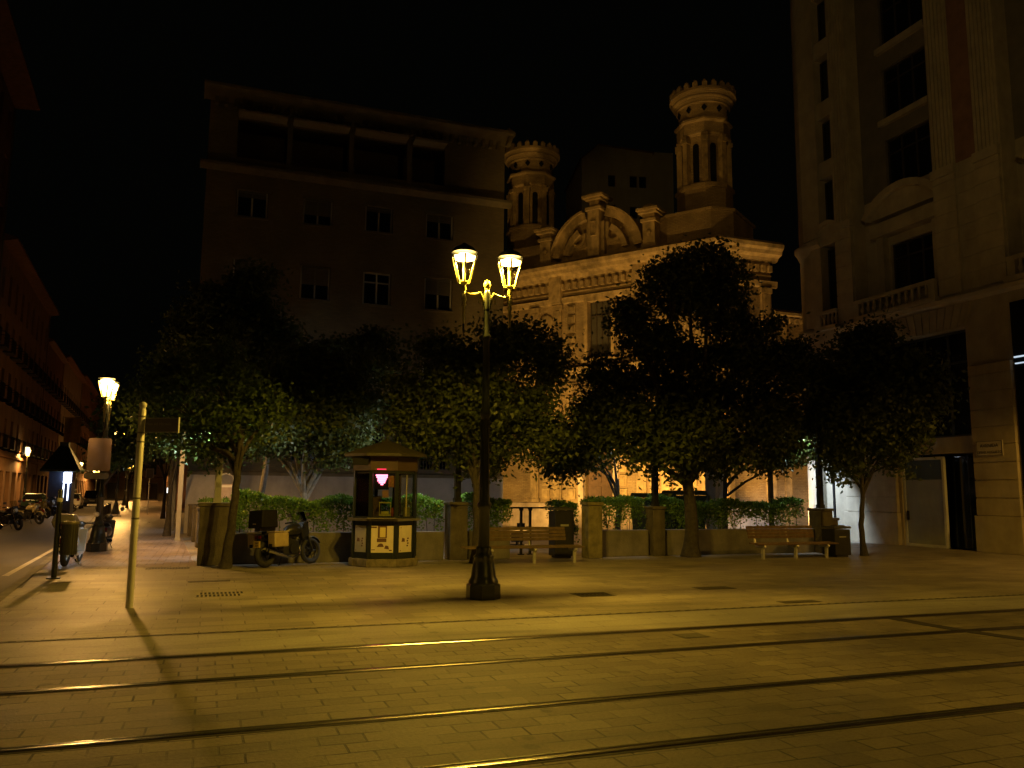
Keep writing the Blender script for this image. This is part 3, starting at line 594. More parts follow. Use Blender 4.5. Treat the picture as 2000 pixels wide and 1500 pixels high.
mb.each('spandrel',STONE,t)
# ground floor openings
def lintel(mb,a,b,z,n=11):
    c=(a+b)/2
    for i in range(n):
        x0=a+(b-a)*i/n; x1=a+(b-a)*(i+1)/n; k0=(x0-c)*.22; k1=(x1-c)*.22
        mb.hexa([(x0+.02,-.1,z),(x1-.02,-.1,z),(x1-.02,0,z),(x0+.02,0,z)],[(x0+.02+k0,-.1,z+.85),(x1-.02+k1,-.1,z+.85),(x1-.02+k1,0,z+.85),(x0+.02+k0,0,z+.85)])
mb=MB(); lintel(mb,6.0,9.4,8.12); mb.cut(); lintel(mb,12.9,16.4,7.22,13); mb.cut(); mb.prism([(0,9.0),(-.2,9.1),(-.24,9.24),(0,9.24)],3,S1,'x'); mb.each('stone_lintel',STONE,t)
window(t,6.07,9.33,4.12,8.08,.35,3,.7,GREYG,WINDK,.08,'shop_window')
o=MB().box(0,3.3,0,.05,0,.6).obj('shop_fascia',GREYG,t,loc=(6.05,.3,3.5))
fr=MB(); fr.box(0,.09,0,.12,0,3.4).box(1.85,1.95,0,.12,0,3.4).box(.09,1.85,0,.12,3.3,3.4).box(.09,1.85,0,.12,0,.1); fr.obj('door_frame',DOORF,t,loc=(6.02,.06,0))
d=MB().box(.1,1.84,.03,.09,.11,2.55).obj('door',DOORW,t,loc=(6.02,.06,0)); MB().box(.15,.2,-.04,.03,1.0,1.35).obj('door_handle',BLACK,d)
MB().box(.1,1.84,.03,.09,2.56,3.29).obj('transom_panel',GREENB,t,loc=(6.02,.06,0))
fr=MB(); fr.box(0,.06,0,.08,0,3.45).box(1.36,1.42,0,.08,0,3.45).box(.66,.7,0,.08,0,3.45); fr.obj('glazed_door_frame',GREYG,t,loc=(7.98,.5,0)); MB().box(.06,1.36,.03,.05,.02,3.4).obj('glazed_door_pane',WINDK,t,loc=(7.98,.5,0))
MB().box(9.12,9.3,-.02,.3,2.6,3.3).obj('entry_panel',BLACK,t)
MB().box(6.0,9.4,.65,.68,0,3.5).obj('entry_back',BLACK,t); MB().box(.95,2.2,.5,.52,.85,3.45).obj('lit_shutter_panel',DOORW,t)
MB().box(2.2,2.3,-.06,-.0,.3,3.2).obj('drain_pipe',BLACK,t)
window(t,13.03,16.27,.62,7.18,.35,2,.6,FRAMED,WINDK,.1,'shop_window'); window(t,18.43,22.37,.62,7.18,.35,2,.6,FRAMED,WINDK,.1,'shop_window')
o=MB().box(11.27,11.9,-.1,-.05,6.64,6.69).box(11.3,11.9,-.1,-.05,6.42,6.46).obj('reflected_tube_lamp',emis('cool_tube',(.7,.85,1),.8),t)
MB().box(11.2,13.0,-.03,0,1.0,8.6).obj('dark_shop_bay',WINDK,t)
# street plaque
pl=MB().box(-.52,.52,-.03,0,-.27,.27); q=pl.obj('street_name_plaque',mat('stone_plaque',(.5,.45,.36),.6,var=.1),t,loc=(10.15,-.145,3.6))
MP=Matrix.Rotation(R(90),4,'X'); INKD=mat('plaque_lettering',(.05,.04,.03),.6,var=0)
textmesh(None,'plaque_text','AVENIDA',.17,INKD,q,T(0,-.035,.04)@MP,'CENTER'); textmesh(None,'plaque_text','CESAR AUGUSTO',.125,INKD,q,T(0,-.035,-.18)@MP,'CENTER')
mb=MB(); mb.box(-.5,.5,-.036,-.03,.24,.255).box(-.5,.5,-.036,-.03,-.255,-.24).box(-.5,-.485,-.036,-.03,-.24,.24).box(.485,.5,-.036,-.03,-.24,.24); mb.obj('plaque_border',INKD,q)
# ------------------------------------------------------------------ church
t=thing('church','old floodlit brick church with two round turrets and an arched pediment','building',(-1.25,49.9,0),R(-34.2))
CX=14.5; sd=T(CX,0,0,R(54.27))     # frame of the short side wall that turns the corner
win=(6.74,8.26,9.6,12.85); door=(6.55,8.35,0,4.6)
mb=MB(); wallgrid(mb,-3,CX,0,14.9,[win,door,(1.2,2.4,9.9,12.2)],.45)
side=MB(); wallgrid(side,0,3.3,0,14.9,[(1.35,2.1,10.6,11.9)],.3); mb.add(side.v,side.f,sd)
mb.add([(3.3,0,0),(3.3,9,0),(3.3,9,14.9),(3.3,0,14.9)],[(0,1,2,3)],sd); mb.add([(-3,0,14.9),(CX,0,14.9),(CX+1.9,2.6,14.9),(CX-3,12,14.9),(-3,12,14.9)],[(0,1,2,3,4)])
mb.add([(-3,0,0),(-3,12,0),(-3,12,14.9),(-3,0,14.9)],[(0,1,2,3)])
mb.obj('wall',BRICK,t)
mb=MB(); mb.box(-3,CX+.05,-.14,0,0,1.35); mb.box(-.05,3.35,-.14,0,0,1.34,M=sd); mb.obj('plinth',CHSTONE,t)
def entab(mb,x0,x1,M=None,e=0):
    mb.prism([(0,12.9),(-.1,12.95),(-.14,13.2),(-.16,13.25),(0,13.25)],x0,x1,'x',M=M)
    mb.prism([(0,14.3-e),(-.2,14.36-e),(-.28,14.5-e),(-.55,14.62-e),(-.62,14.8-e),(-.75,14.92-e),(-.8,15.12-e),(-.6,15.3-e),(0,15.34-e)],x0,x1,'x',M=M)
mb=MB(); entab(mb,-3,CX+.35); entab(mb,-.3,3.65,sd,.004)
for i in range(0,40):
    x=-2.9+i*.44
    if x<CX-.1: mb.box(x,x+.22,-.24,0,13.72,14.08)
for i in range(8): mb.box(.1+i*.42,.32+i*.42,-.24,0,13.72,14.08,M=sd)
mb.prism([(0,13.5),(-.07,13.5),(-.07,13.58),(0,13.58)],-3,CX,'x'); mb.prism([(0,13.5),(-.07,13.5),(-.07,13.58),(0,13.58)],0,3.3,'x',M=sd)
mb.box(4.3,5.1,-.35,-.0,12.9,15.2); mb.box(9.7,10.5,-.35,-.0,12.9,15.2)
mb.obj('entablature',BRICKT,t)
mb=MB(); mb.prism([(0,8.6),(-.2,8.7),(-.32,8.95),(-.32,9.05),(0,9.12)],-3,CX+.1,'x'); mb.prism([(0,8.59),(-.2,8.69),(-.32,8.94),(-.32,9.04),(0,9.11)],-.1,3.4,'x',M=sd); mb.obj('string_course',BRICKT,t)
# pilasters: stepped strips over both storeys
mb=MB()
def pil(x,wd,M=None):
    mb.cut()
    for z0,z1 in ((1.4,8.55),(9.15,12.85)):
        mb.box(x,x+wd,-.16,0,z0,z1,M=M); mb.box(x+wd*.18,x+wd*.82,-.2,-.161,z0+.3,z1-.35,M=M); mb.box(x-.07,x+wd+.07,-.22,0,z1-.3,z1,M=M); mb.box(x-.07,x+wd+.07,-.22,0,z0,z0+.2,M=M)
for x in (-1.6,-.2,2.95,4.5,9.75,11.2,13.4): pil(x,.55)
for x in (2.6,): pil(x,.55,sd)
pil(.15,.5,sd)
mb.each('pilaster',BRICKT,t)
mb=MB()
for x in (5.42,8.62,3.72-.0,10.5,12.6):
    mb.cut()
    if x in (5.42,8.62,10.5,12.6):
        for k in range(6):
            z=9.4+k*.58
            if z+.5<12.9: mb.box(x,x+.52,-.09,0,z,z+.44); mb.box(x+.09,x+.43,-.13,-.091,z+.09,z+.35)
    mb.cut()
    for k in range(9):
        z=1.6+k*.75; mb.box(x,x+.52,-.1,0,z,z+.58); mb.box(x+.1,x+.42,-.14,-.101,z+.1,z+.48)
mb.each('carved_block_strip',BRICKT,t)
mb=MB(); a,b,c,d=win; mb.box(a-.22,a,-.12,0,c-.1,d+.2).box(b,b+.22,-.12,0,c-.1,d+.2).box(a,b,-.12,0,d,d+.2).box(a-.35,b+.35,-.2,0,c-.3,c-.1); mb.obj('window_surround',BRICKT,t); MB().lathe([(.5,0),(.5,.05),(.42,.1),(.3,.06),(.0,.06)],20,M=T(3.95,0,11.9)@Matrix.Rotation(R(90),4,'X'),cap=False).obj('medallion',BRICKT,t)
window(t,a+.02,b-.02,c,d,.3,4,.75,FRAMED,mat('dusty_church_pane',(.06,.055,.04),.5,var=.2),.04)
window(t,1.22,2.38,9.9,12.2,.3,2,None,FRAMED,WINDK,.05); w_=window(t,1.37,2.08,10.6,11.9,.2,1,None,FRAMED,WINDK,.05); w_.parent=t; w_.matrix_local=sd@T(1.37,.2,10.6)
mb=MB(); mb.box(6.4,8.5,.3,.36,0,4.6)
for i in range(2):
    for k in range(4): mb.box(6.7+i*.85,7.4+i*.85,.26,.299,.4+k*1.05,1.25+k*1.05)
d=mb.obj('door',mat('studded_door_wood',(.09,.05,.025),.6,var=.3,scale=6),t)
mb=MB(); mb.box(6.2,6.53,-.25,0,0,4.6).box(8.37,8.7,-.25,0,0,4.6).prism([(-.0,4.6),(-.35,4.7),(-.35,5.0),(0,5.1)],6.0,8.9,'x'); mb.obj('portal_surround',CHSTONE,t)
# pediment
def arch(mb,c,z,r0,r1,a0,a1,y0,y1,n=20):
    for i in range(n):
        p=R(a0+(a1-a0)*i/n); q=R(a0+(a1-a0)*(i+1)/n); P=[(r0,p),(r0,q),(r1,q),(r1,p)]
        mb.hexa([(c+r*math.cos(g),y0,z+r*math.sin(g)) for r,g in P],[(c+r*math.cos(g),y1,z+r*math.sin(g)) for r,g in P])
mb=MB(); c=7.4; z=15.3
arch(mb,c,z,2.45,2.9,8,76,-.3,.5); arch(mb,c,z,2.45,2.9,104,172,-.3,.5); arch(mb,c,z,2.9,3.02,10,74,-.45,.5); arch(mb,c,z,2.9,3.02,106,170,-.45,.5)
arch(mb,c,z,1.75,2.1,12,58,-.42,.3); arch(mb,c,z,1.75,2.1,122,168,-.42,.3); arch(mb,c,z,0.01,2.46,0,180,.02,.45,16)
for s_ in (-1,1):
    arch(mb,c+s_*1.15,z+1.25,.32,.5,180,360,-.3,.03,12); mb.box(c+s_*1.15-.5,c+s_*1.15-.3,-.28,.03,z+1.25,z+2.0); mb.box(c+s_*1.15+.3,c+s_*1.15+.5,-.28,.03,z+1.25,z+1.55)
mb.obj('arched_pediment',BRICKT,t)
mb=MB(); mb.box(c-.36,c+.36,-.55,.45,z,z+2.75); mb.box(c-.58,c-.37,-.3,.45,z,z+2.1); mb.box(c+.37,c+.58,-.3,.45,z,z+2.1); mb.box(c-.5,c+.5,-.6,.5,z+2.75,z+2.95); mb.box(c-.3,c+.3,-.45,.4,z+2.95,z+3.35)
mb.box(c-.5,c+.5,-.6,.55,z+3.35,z+3.5); mb.box(c-.68,c+.68,-.7,.65,z+3.5,z+3.66); mb.box(c-.45,c+.45,-.5,.45,z+3.66,z+3.82)
mb.box(c-.2,c-.14,-.62,-.551,z+1.2,z+2.1).box(c+.14,c+.2,-.62,-.551,z+1.2,z+2.1).box(c-.14,c+.14,-.62,-.551,z+1.2,z+1.28).box(c-.14,c+.14,-.62,-.551,z+2.02,z+2.1)
mb.obj('central_aedicule',BRICKT,t,bevel=.015)
for c in (4.05,10.75):
    mb=MB(); mb.box(c-.36,c+.36,-.35,.4,z,z+1.5); mb.box(c-.45,c+.45,-.42,.46,z,z+.25); mb.box(c-.46,c+.46,-.45,.5,z+1.5,z+1.68); mb.box(c-.36,c+.36,-.35,.4,z+1.68,z+1.95); mb.box(c-.55,c+.55,-.55,.58,z+1.95,z+2.1); mb.box(c-.64,c+.64,-.64,.68,z+2.1,z+2.26); mb.prism([(c-.5,z+2.26),(c+.5,z+2.26),(c+.2,z+2.5),(c-.2,z+2.5)],-.4,.45,'y')
    mb.lathe([(.16,0),(.16,.08),(.0,.1)],10,M=T(c,-.35,z+.85)@Matrix.Rotation(R(90),4,'X'),cap=False); mb.obj('pedestal',BRICKT,t,bevel=.015)
# turrets
def turret(cx,cy,z0,z1):
    mb=MB(); M=T(cx,cy,0); k=(z1-15.3)/9.3
    def Z(z): return 15.3+(z-15.3)*k
    ph=R(22.5)
    o=MB(); o.lathe([(1.62,15.0),(1.62,Z(16.9)),(1.7,Z(16.95)),(1.7,Z(17.1)),(1.55,Z(17.2)),(1.55,Z(18.55)),(1.66,Z(18.62)),(1.66,Z(18.8)),(1.3,Z(18.85)),(1.3,Z(21.6)),(1.5,Z(21.7)),(1.5,Z(22.3)),(1.64,Z(22.4)),(1.64,Z(22.5)),(1.4,Z(22.6))],8,M=M,sm=False,ph=ph); body=o.obj('turret_shaft',BRICK,t)
    p=MB(); s=MB()
    for i in range(8):
        a=i*math.pi/4+ph; A=M@Matrix.Rotation(a,4,'Z'); p.cut(); p.box(1.12,1.52,-.16,.16,Z(18.85),Z(21.65),M=A); p.box(1.1,1.6,-.2,.2,Z(21.2),Z(21.45),M=A)
        B=M@Matrix.Rotation(a+math.pi/8,4,'Z'); s.cut(); s.box(1.1,1.235,-.17,.17,Z(19.0),Z(21.0),M=B); s.lathe([(.17,1.1),(.17,1.235)],12,M=B@T(0,0,Z(21.0))@Matrix.Rotation(R(90),4,'Y'),sm=False)
    p.each('turret_pier',BRICKT,body); s.each('turret_opening',BLACK,body)
    q=MB(); q.lathe([(1.42,Z(22.5)),(1.42,Z(22.62)),(1.36,Z(22.66)),(1.36,Z(22.8)),(1.42,Z(23.35)),(1.52,Z(23.4)),(1.52,Z(23.5)),(1.58,Z(23.62)),(1.72,Z(23.7)),(1.72,Z(23.8)),(1.8,Z(23.92)),(1.88,Z(23.97)),(1.88,Z(24.12)),(1.6,Z(24.12)),(1.55,Z(23.8)),(.0,Z(23.8))],40,M=M,cap=False,sm=False)
    for i in range(22):
        A=M@Matrix.Rotation(i*2*math.pi/22,4,'Z'); q.box(1.66,1.86,-.14,.14,Z(24.12),Z(24.38),M=A); q.lathe([(.13,0),(.13,.04),(.09,.13),(.0,.18)],8,M=A@T(1.76,0,Z(24.38)),cap=False)
    q.obj('turret_crown',BRICK,body)
    h=MB()
    for i in range(10):
        A=M@Matrix.Rotation(i*math.pi/5+.1,4,'Z'); h.prism([(0,-.2),(.16,0),(0,.2),(-.16,0)],1.3,1.455,'x',M=A@T(0,0,Z(23.1))).cut()
    h.each('diamond_hole',BLACK,body)
turret(12.95,2.46,15,24.9); turret(1.2,2.48,15,24.2)
mb=MB(); n=14
mb.prism([(CX-3.2,.3),(CX-2.8,-.05),(CX-.3,-.05),(CX+.6,.9),(CX+.6,4.2),(CX-4.2,4.2),(CX-4.2,.9)],15.3,16.9,'z'); mb.prism([(CX-3.3,.2),(CX-2.8,-.18),(CX-.2,-.18),(CX+.72,.85),(CX+.72,4.3),(CX-4.3,4.3),(CX-4.3,.8)],16.9,17.05,'z'); mb.cut(); mb.prism([(-.4,.3),(3.3,.3),(3.3,4.2),(-.4,4.2)],15.3,16.9,'z')
mb.each('turret_base',BRICK,t)
# lower side wing
mb=MB(); mb.box(3.35,11,-.0,6,0,11.3,M=sd); mb.obj('side_wing',BRICK,t); mb=MB(); mb.prism([(0,11.3),(-.3,11.45),(-.3,11.6),(0,11.8)],3.35,11,'x',M=sd)
for i in range(18): mb.box(3.5+i*.4,3.7+i*.4,-.24,0,11.05,11.3,M=sd)
mb.box(3.75,4.15,-.12,0,0,11.0,M=sd); mb.box(6.1,6.5,-.12,0,0,11.0,M=sd); mb.obj('wing_cornice',BRICKT,t)
FLOODC=(1,.54,.13)
def flood(label,x,y,tx,tz,e,ang=95,c=FLOODC):
    M=Matrix.Translation((-1.25,49.9,0))@Matrix.Rotation(R(-34.2),4,'Z'); p=M@Vector((x,y,0)); q=M@Vector((tx,0,tz))
    f=thing('floodlight',label,'floodlight',p,0,'floodlights in front of the church'); d=(q-p); rz=math.atan2(-d.x,d.y); f.rotation_euler.z=rz
    MB().box(-.2,.2,-.12,.12,.12,.42).obj('housing',BLACK,f,bevel=.01); MB().box(-.03,.03,-.1,.1,0,.12).box(-.25,.25,-.1,.1,0,.03).obj('stand',BLACK,f); MB().box(-.17,.17,.121,.13,.15,.39).obj('lens',emis('flood_lens',c,20),f)
    plight('flood_beam',f,(0,.2,.3),e,c,.12,spot=ang,to=(0,d.length,tz),blend=.6)
flood('sodium floodlight low in front of the church, at its apartment end',6.2,-6.0,2.0,6,2400,110,(1,.56,.13))
flood('sodium floodlight deep in the plaza, aimed up at the pediment',12.0,-15,7.5,17,3200,68,(1,.55,.12))
flood('sodium floodlight low in front of the church window',9.5,-6.5,9,9,3200,95,(1,.55,.12))
flood('sodium floodlight low before the corner of the church',13.0,-5.0,13,5,3600,100)
flood('sodium floodlight low beside the side wing of the church',18.2,-2.8,18.2,5,1700,95,(1,.55,.16))

# ------------------------------------------------------------------ far pale building
p=P3(1138,966,85); t=thing('far_apartment_tower','pale gabled apartment house far behind the church, between the two turrets','building',(p.x,p.y,0),R(6))
mb=MB(); hs=39.0; ops=[(2.9,3.7,35.0,36.3),(5.3,6.1,35.0,36.3),(6.35,7.15,35.0,36.3),(2.9,3.7,31.7,33.0),(5.3,6.1,31.5,32.8),(6.35,7.15,31.5,32.8)]
wallgrid(mb,0,7.9,0,hs-1,ops,.25); mb.add([(0,0,hs-1),(7.9,0,hs-1),(7.9,0,hs),(1.8,0,hs+.6),(0,0,hs-1)],[(0,1,2,3)]); mb.add([(7.9,0,0),(7.9,10,0),(7.9,10,hs),(7.9,0,hs)],[(0,1,2,3)]); mb.add([(0,0,0),(0,10,0),(0,10,hs-1),(0,0,hs-1)],[(0,1,2,3)])
mb.box(7.95,10.5,1,9,0,hs+.6); mb.obj('wall',PLAST4,t)
mb=MB(); mb.add([(-.3,-.3,hs-1.15),(1.8,-.3,hs+.65),(1.8,10,hs+.65),(-.3,10,hs-1.15)],[(0,1,2,3)]); mb.add([(1.8,-.3,hs+.65),(8.1,-.3,hs+.05),(8.1,10,hs+.05),(1.8,10,hs+.65)],[(0,1,2,3)]); mb.obj('roof',ROOFT,t)
for a,b,c,d in ops: window(t,a,b,c,d,.15,1,None,FRAMED)
fp=p+Vector((3,-22,0))
# ------------------------------------------------------------------ houses of the side street
ox,oy,ang=-26.4,32.94,R(113.2); sx=Vector((math.cos(ang),math.sin(ang),0))
def house(label, s0,s1,h,m_,trim,fl=3.6,eave=.6,wcol=3.1,bal=True,rot=ang,o=None,dark=.0,gf=4.3,fm=None,winw=1.15,skip=()):
    L=s1-s0; t=thing('town_house',label,'building',o or (ox+sx.x*s0,oy+sx.y*s0,0),rot,'houses along the side street')
    n=max(1,int(L/wcol)); step=L/n; floors=[]; z=gf+.7
    while z+2.6<h: floors.append((z,z+2.4)); z+=fl
    ops=[(step*(i+.5)-winw/2,step*(i+.5)+winw/2,c,d) for c,d in floors for i in range(n)]
    gops=[(step*(i+.5)-1.05,step*(i+.5)+1.05,.05,3.3) for i in range(n)]
    mb=MB(); wallgrid(mb,0,L,0,h,ops+gops,.3); mb.add([(L,0,0),(L,14,0),(L,14,h),(L,0,h)],[(0,1,2,3)]); mb.add([(0,0,0),(0,14,0),(0,14,h),(0,0,h)],[(0,1,2,3)]); mb.obj('wall',m_,t)
    mb=MB(); mb.prism([(0,h-.35),(-.15,h-.3),(-eave,h-.12),(-eave,h+.05),(6,h+1.6),(14,h+.0),(14,h-.1),(0,h-.1)],-.0,L,'x'); mb.obj('roof',ROOFT,t)
    mb=MB(); mb.prism([(0,gf),(-.16,gf+.08),(-.16,gf+.25),(0,gf+.3)],0,L,'x'); mb.box(0,.35,-.08,0,0,h-.4); mb.box(L-.35,L,-.08,0,0,h-.4); mb.obj('trim',trim,t)
    fm=fm or FRAMED; proto=None
    for k,(a,b,c,d) in enumerate(ops):
        if proto is None: proto=window(t,a,b,c,d,.2,2,.75,fm,WINDK,.07)
        else:
            q=proto.copy(); COL.objects.link(q); q.location=(a,.2,c); q.parent=t
            for ch in proto.children: e=ch.copy(); COL.objects.link(e); e.parent=q
    for (a,b,c,d) in gops: MB().box(a,b,.28,.3,c,d).obj('shop_door',random.choice([GREYG,WINDK,FRAMED]),t)
    if bal:
        g=MB()
        for k,(c,d) in enumerate(floors[:3]):
            for i in range(n):
                a=step*(i+.5)-winw/2-.3; b=a+winw+.6; g.box(a,b,-.6,0,c-.12,c-.02); g.box(a,b,-.6,-.57,c+.95,c+1.0)
                for j in range(9): x=a+(b-a)*j/8; g.box(x-.012,x+.012,-.595,-.57,c-.02,c+.95)
                g.box(a,a+.02,-.57,0,c+.95,c+1.0).box(b-.02,b,-.57,0,c+.95,c+1.0).cut()
            g.each('balcony',DARKM,t)
    return t
h1=house('tallest house of the street, dark with far overhanging eaves, at the left edge',-16,26.5,30,PLAST2,APTTRIM,eave=1.6)
h2=house('brown house with iron balconies next to the tallest house, lamp in front',26.5,55,20.0,PLAST1,PLAST2,eave=.9)
h3=house('lower reddish house in the middle of the side street',55,71,17.3,PLAST2,PLAST1,eave=.5)
h4=house('cream house with pale corner strips, behind the pointed kiosk roof',71,97,18.0,PLAST3,APTTRIM,eave=.7,wcol=2.8)
h5=house('long ochre house far down the side street',97,146,19,PLAST1,PLAST3,eave=.6)
W=MB().box(0,.5,-.02,.0,0,1.3).obj('lit_window',emis('lit_window_pane',(1,.85,.6),.35),h2,loc=(2.6,.18,13.2))
hl=house('dark house on the right of the side street behind the apartment block',0,120,17,PLAST2,APTTRIM,rot=R(-66.8),o=(-14.5-.394*165+.3,37+.919*165,0),bal=False,wcol=3.6)
he=house('low ochre house closing the far end of the side street',0,44,13,PLAST3,PLAST1,rot=R(17),o=(-86,166,0),bal=False,wcol=3.4)
# shop sign, banner on the facades
q=MB().box(-.5,.5,-.12,.12,-.3,.3).obj('lit_shop_sign',emis('lit_sign_panel',(1,.75,.35),3),h2,loc=(15.5,-.7,5.2)); 
t=thing('wall_banner','yellow cloth banner hanging across the cream house, above the pointed kiosk roof','banner',(ox+sx.x*70-sx.y*-1.6,oy+sx.y*70-sx.x*1.6,7.4),0)
mb=MB(); n=8
for i in range(n):
    x0=-1+2*i/n; x1=-1+2*(i+1)/n; y0=.08*math.sin(i*1.3); y1=.08*math.sin((i+1)*1.3); mb.hexa([(x0,y0,0),(x1,y1,0),(x1,y1+.03,0),(x0,y0+.03,0)],[(x0,y0,3.0),(x1,y1,3.0),(x1,y1+.03,3.0),(x0,y0+.03,3.0)])
mb.obj('cloth',YELB,t); MB().cyl((-1.1,0,3.05),(1.1,0,3.05),.03).obj('bracket_pole',DARKM,t)

# ------------------------------------------------------------------ lamp posts
def lantern(t,x,glow,s=1.0,z=5.78):
    """hexagonal lantern standing on an arm end"""
    L=thing('lantern',None,None,(x,0,z+.04)); L.parent=t; L.scale=(.95,.95,.94)
    fr=MB(); n=6
    for i in range(n):
        a=i*math.pi/3+.3; c_,s_=math.cos(a),math.sin(a); c2,s2=math.cos(a+math.pi/3),math.sin(a+math.pi/3)
        fr.cyl((c_*.12,s_*.12,.07),(c_*.265,s_*.265,.6),.02,n=6); fr.cyl((c_*.12,s_*.12,.07),(c2*.12,s2*.12,.07),.014,n=6); fr.cyl((c_*.262,s_*.262,.6),(c2*.262,s2*.262,.6),.009,n=6)
    fr.lathe([(.03,-.1),(.055,-.06),(.03,0),(.05,.03),(.08,.06),(.08,.07),(.02,.08)],12); fr.obj('lantern_frame',CASTY,L)
    rf=MB(); rf.lathe([(.262,.675),(.268,.69),(.2,.78),(.1,.83),(.06,.85),(.06,.87),(.0,.9)],18,cap=False); rf.lathe([(.258,.68),(.0,.70)],18,cap=False); rf.obj('lantern_roof',CASTI,L)
    g=MB()
    for i in range(n):
        a=i*math.pi/3+.3; P=[(math.cos(b)*r,math.sin(b)*r,zz) for b,r,zz in ((a,.118,.08),(a+math.pi/3,.118,.08),(a+math.pi/3,.258,.59),(a,.258,.59))]; g.add(P,[(0,1,2,3)])
    g.obj('lantern_panes',REFL2 if glow else GLASSC,L)
    b=MB(); b.lathe([(.12,.655),(.2,.62),(.235,.585),(.22,.562),(.12,.535),(.0,.525)],22,cap=False); b.obj('lamp_reflector',REFL,L)
    return L
def lamp(label, loc, rotz, glow=False, e=500, col=(1,.6,.13), sc=1.0, lights=2, group='cast iron street lamps'):
    t=thing('street_lamp',label,'street lamp',loc,rotz,group); t.scale=(1,1,1)
    mb=MB(); mb.lathe([(.305,0),(.315,.02),(.31,.25),(.29,.27)],8,sm=False,ph=R(22.5)); mb.lathe([(.27,.27),(.275,.31),(.235,.38),(.225,.42),(.2,.6),(.175,.72),(.19,.75),(.15,.79),(.135,.86),(.145,.9),(.12,.93)],20); mb.obj('base',CASTI,t)
    mb=MB(); 
    zt=5.35*sc
    mb.lathe([(.105,.93),(.1,1.6),(.125,1.63),(.13,1.7),(.1,1.75),(.082,2.1),(.078,3.3),(.1,3.33),(.1,3.4),(.07,3.45),(.062,zt-.6),(.085,zt-.57),(.085,zt-.5),(.06,zt-.46),(.055,zt)],16)
    for i in range(12):
        a=i*math.pi/6; mb.box(.078,.092,-.008,.008,1.8,3.25,M=Matrix.Rotation(a,4,'Z'))
    mb.obj('pole',CASTI,t)
    mb=MB(); mb.lathe([(.065,zt),(.07,zt+.3),(.05,zt+.36),(.035,zt+.38)],14); mb.obj('post_head',CASTI,t); mb=MB(); mb.lathe([(.035,zt+.381),(.05,zt+.4),(.03,zt+.42)],12); mb.lathe([(.0,zt+.40),(.05,zt+.42),(.075,zt+.48),(.05,zt+.55),(.0,zt+.58)],14,cap=False); mb.obj('finial',CASTY,t)
    mb=MB()
    for s_ in (-1,1):
        mb.tube([(s_*.05,0,zt+.15),(s_*.14,0,zt+.32),(s_*.24,0,zt+.27),(s_*.34,0,zt+.26),(s_*.46,0,zt+.3)],[.03,.028,.035,.03,.028],8); mb.tube([(s_*.06,0,zt+.0),(s_*.1,0,zt+.16),(s_*.17,0,zt+.2),(s_*.16,0,zt+.12)],.014,6)
        mb.lathe([(.02,zt-.3),(.03,zt-.12),(.035,zt+.02),(.055,zt+.06),(.03,zt+.1),(.06,zt+.16),(.045,zt+.24),(.03,zt+.32)],10,M=T(s_*.46,0,0))
    mb.obj('arms',CASTY,t)
    mb=MB()
    for s_ in (-1,1): mb.lathe([(.0,zt-.5),(.02,zt-.44),(.026,zt-.31)],8,M=T(s_*.46,0,0),cap=False)
    mb.obj('pendants',CASTI,t)
    for s_ in (-1,1):
        L=lantern(t,s_*.46,glow,z=zt+.38)
        if lights==2: plight('lantern_light',L,(0,0,.505),e,col,.07,spot=168,to=(0,0,-1),blend=.25)
    if lights==1: plight('lantern_light',t,(0,0,zt+.8),e*2,col,.3,spot=168,to=(0,0,-1),blend=.25)
    return t
lamp('tall black twin-lantern lamp post mid-plaza on a heavy octagonal foot',(-.49,15.25,0),TH,e=1450,col=(1,.595,.06))
lamp('twin-lantern lamp beside the silver scooter, carrying the backs of two signs',(-12.82,25.85,0),R(108),True,e=1900,col=(1,.5,.12),sc=.8)
for l,v,e in (('second black lamp post along the street pavement, half hidden by the white sign post',70,1600),('third lamp post along the street pavement, right of the white sign post',112,1200),('fourth lamp post, far down the street pavement',128,1300),('farthest lamp post at the end of the side street',153,2600)):
    p=UV(kx(v)+.5,v); lamp(l,(p.x,p.y,0),TH+R(30),True,e=e,col=(1,.5,.12),lights=1)
for l,s,e,off,rr in (('single glowing lamp in front of the brown house with balconies',43,900,.6,R(120)),('lamp of the far pavement before the tallest house',8,350,1.6,0),('lamp hidden behind the vehicles parked in the side street',80,900,1.6,0),('far lamp before the long ochre house of the side street',118,900,1.6,0)):
    p=Vector((ox,oy,0))+sx*s+Vector((sx.y,-sx.x,0))*off; lamp(l,(p.x,p.y,0),rr,True,e=e,col=(1,.5,.13),lights=1,sc=.8)
# neighbours of the central lamp along the avenue (outside the frame, their light falls on the rails and on the right)
lamp('twin-lantern lamp post of the avenue, right of the frame',UV(23.3,11.8),TH,e=650,col=(1,.52,.07),lights=1)
lamp('twin-lantern lamp post of the avenue, left of the frame',UV(-15,14.5),TH,e=350,col=(1,.55,.1),lights=1)
lamp('twin-lantern lamp post on the near side of the avenue',UV(7,-7),TH,e=300,col=(1,.6,.05),lights=1)
lamp('added unseen lamp behind the church, brightening the far pale tower',(fp.x,fp.y,0),0,True,e=500,col=(1,.85,.45),lights=1)  # added hidden lamp, there only to brighten the far tower

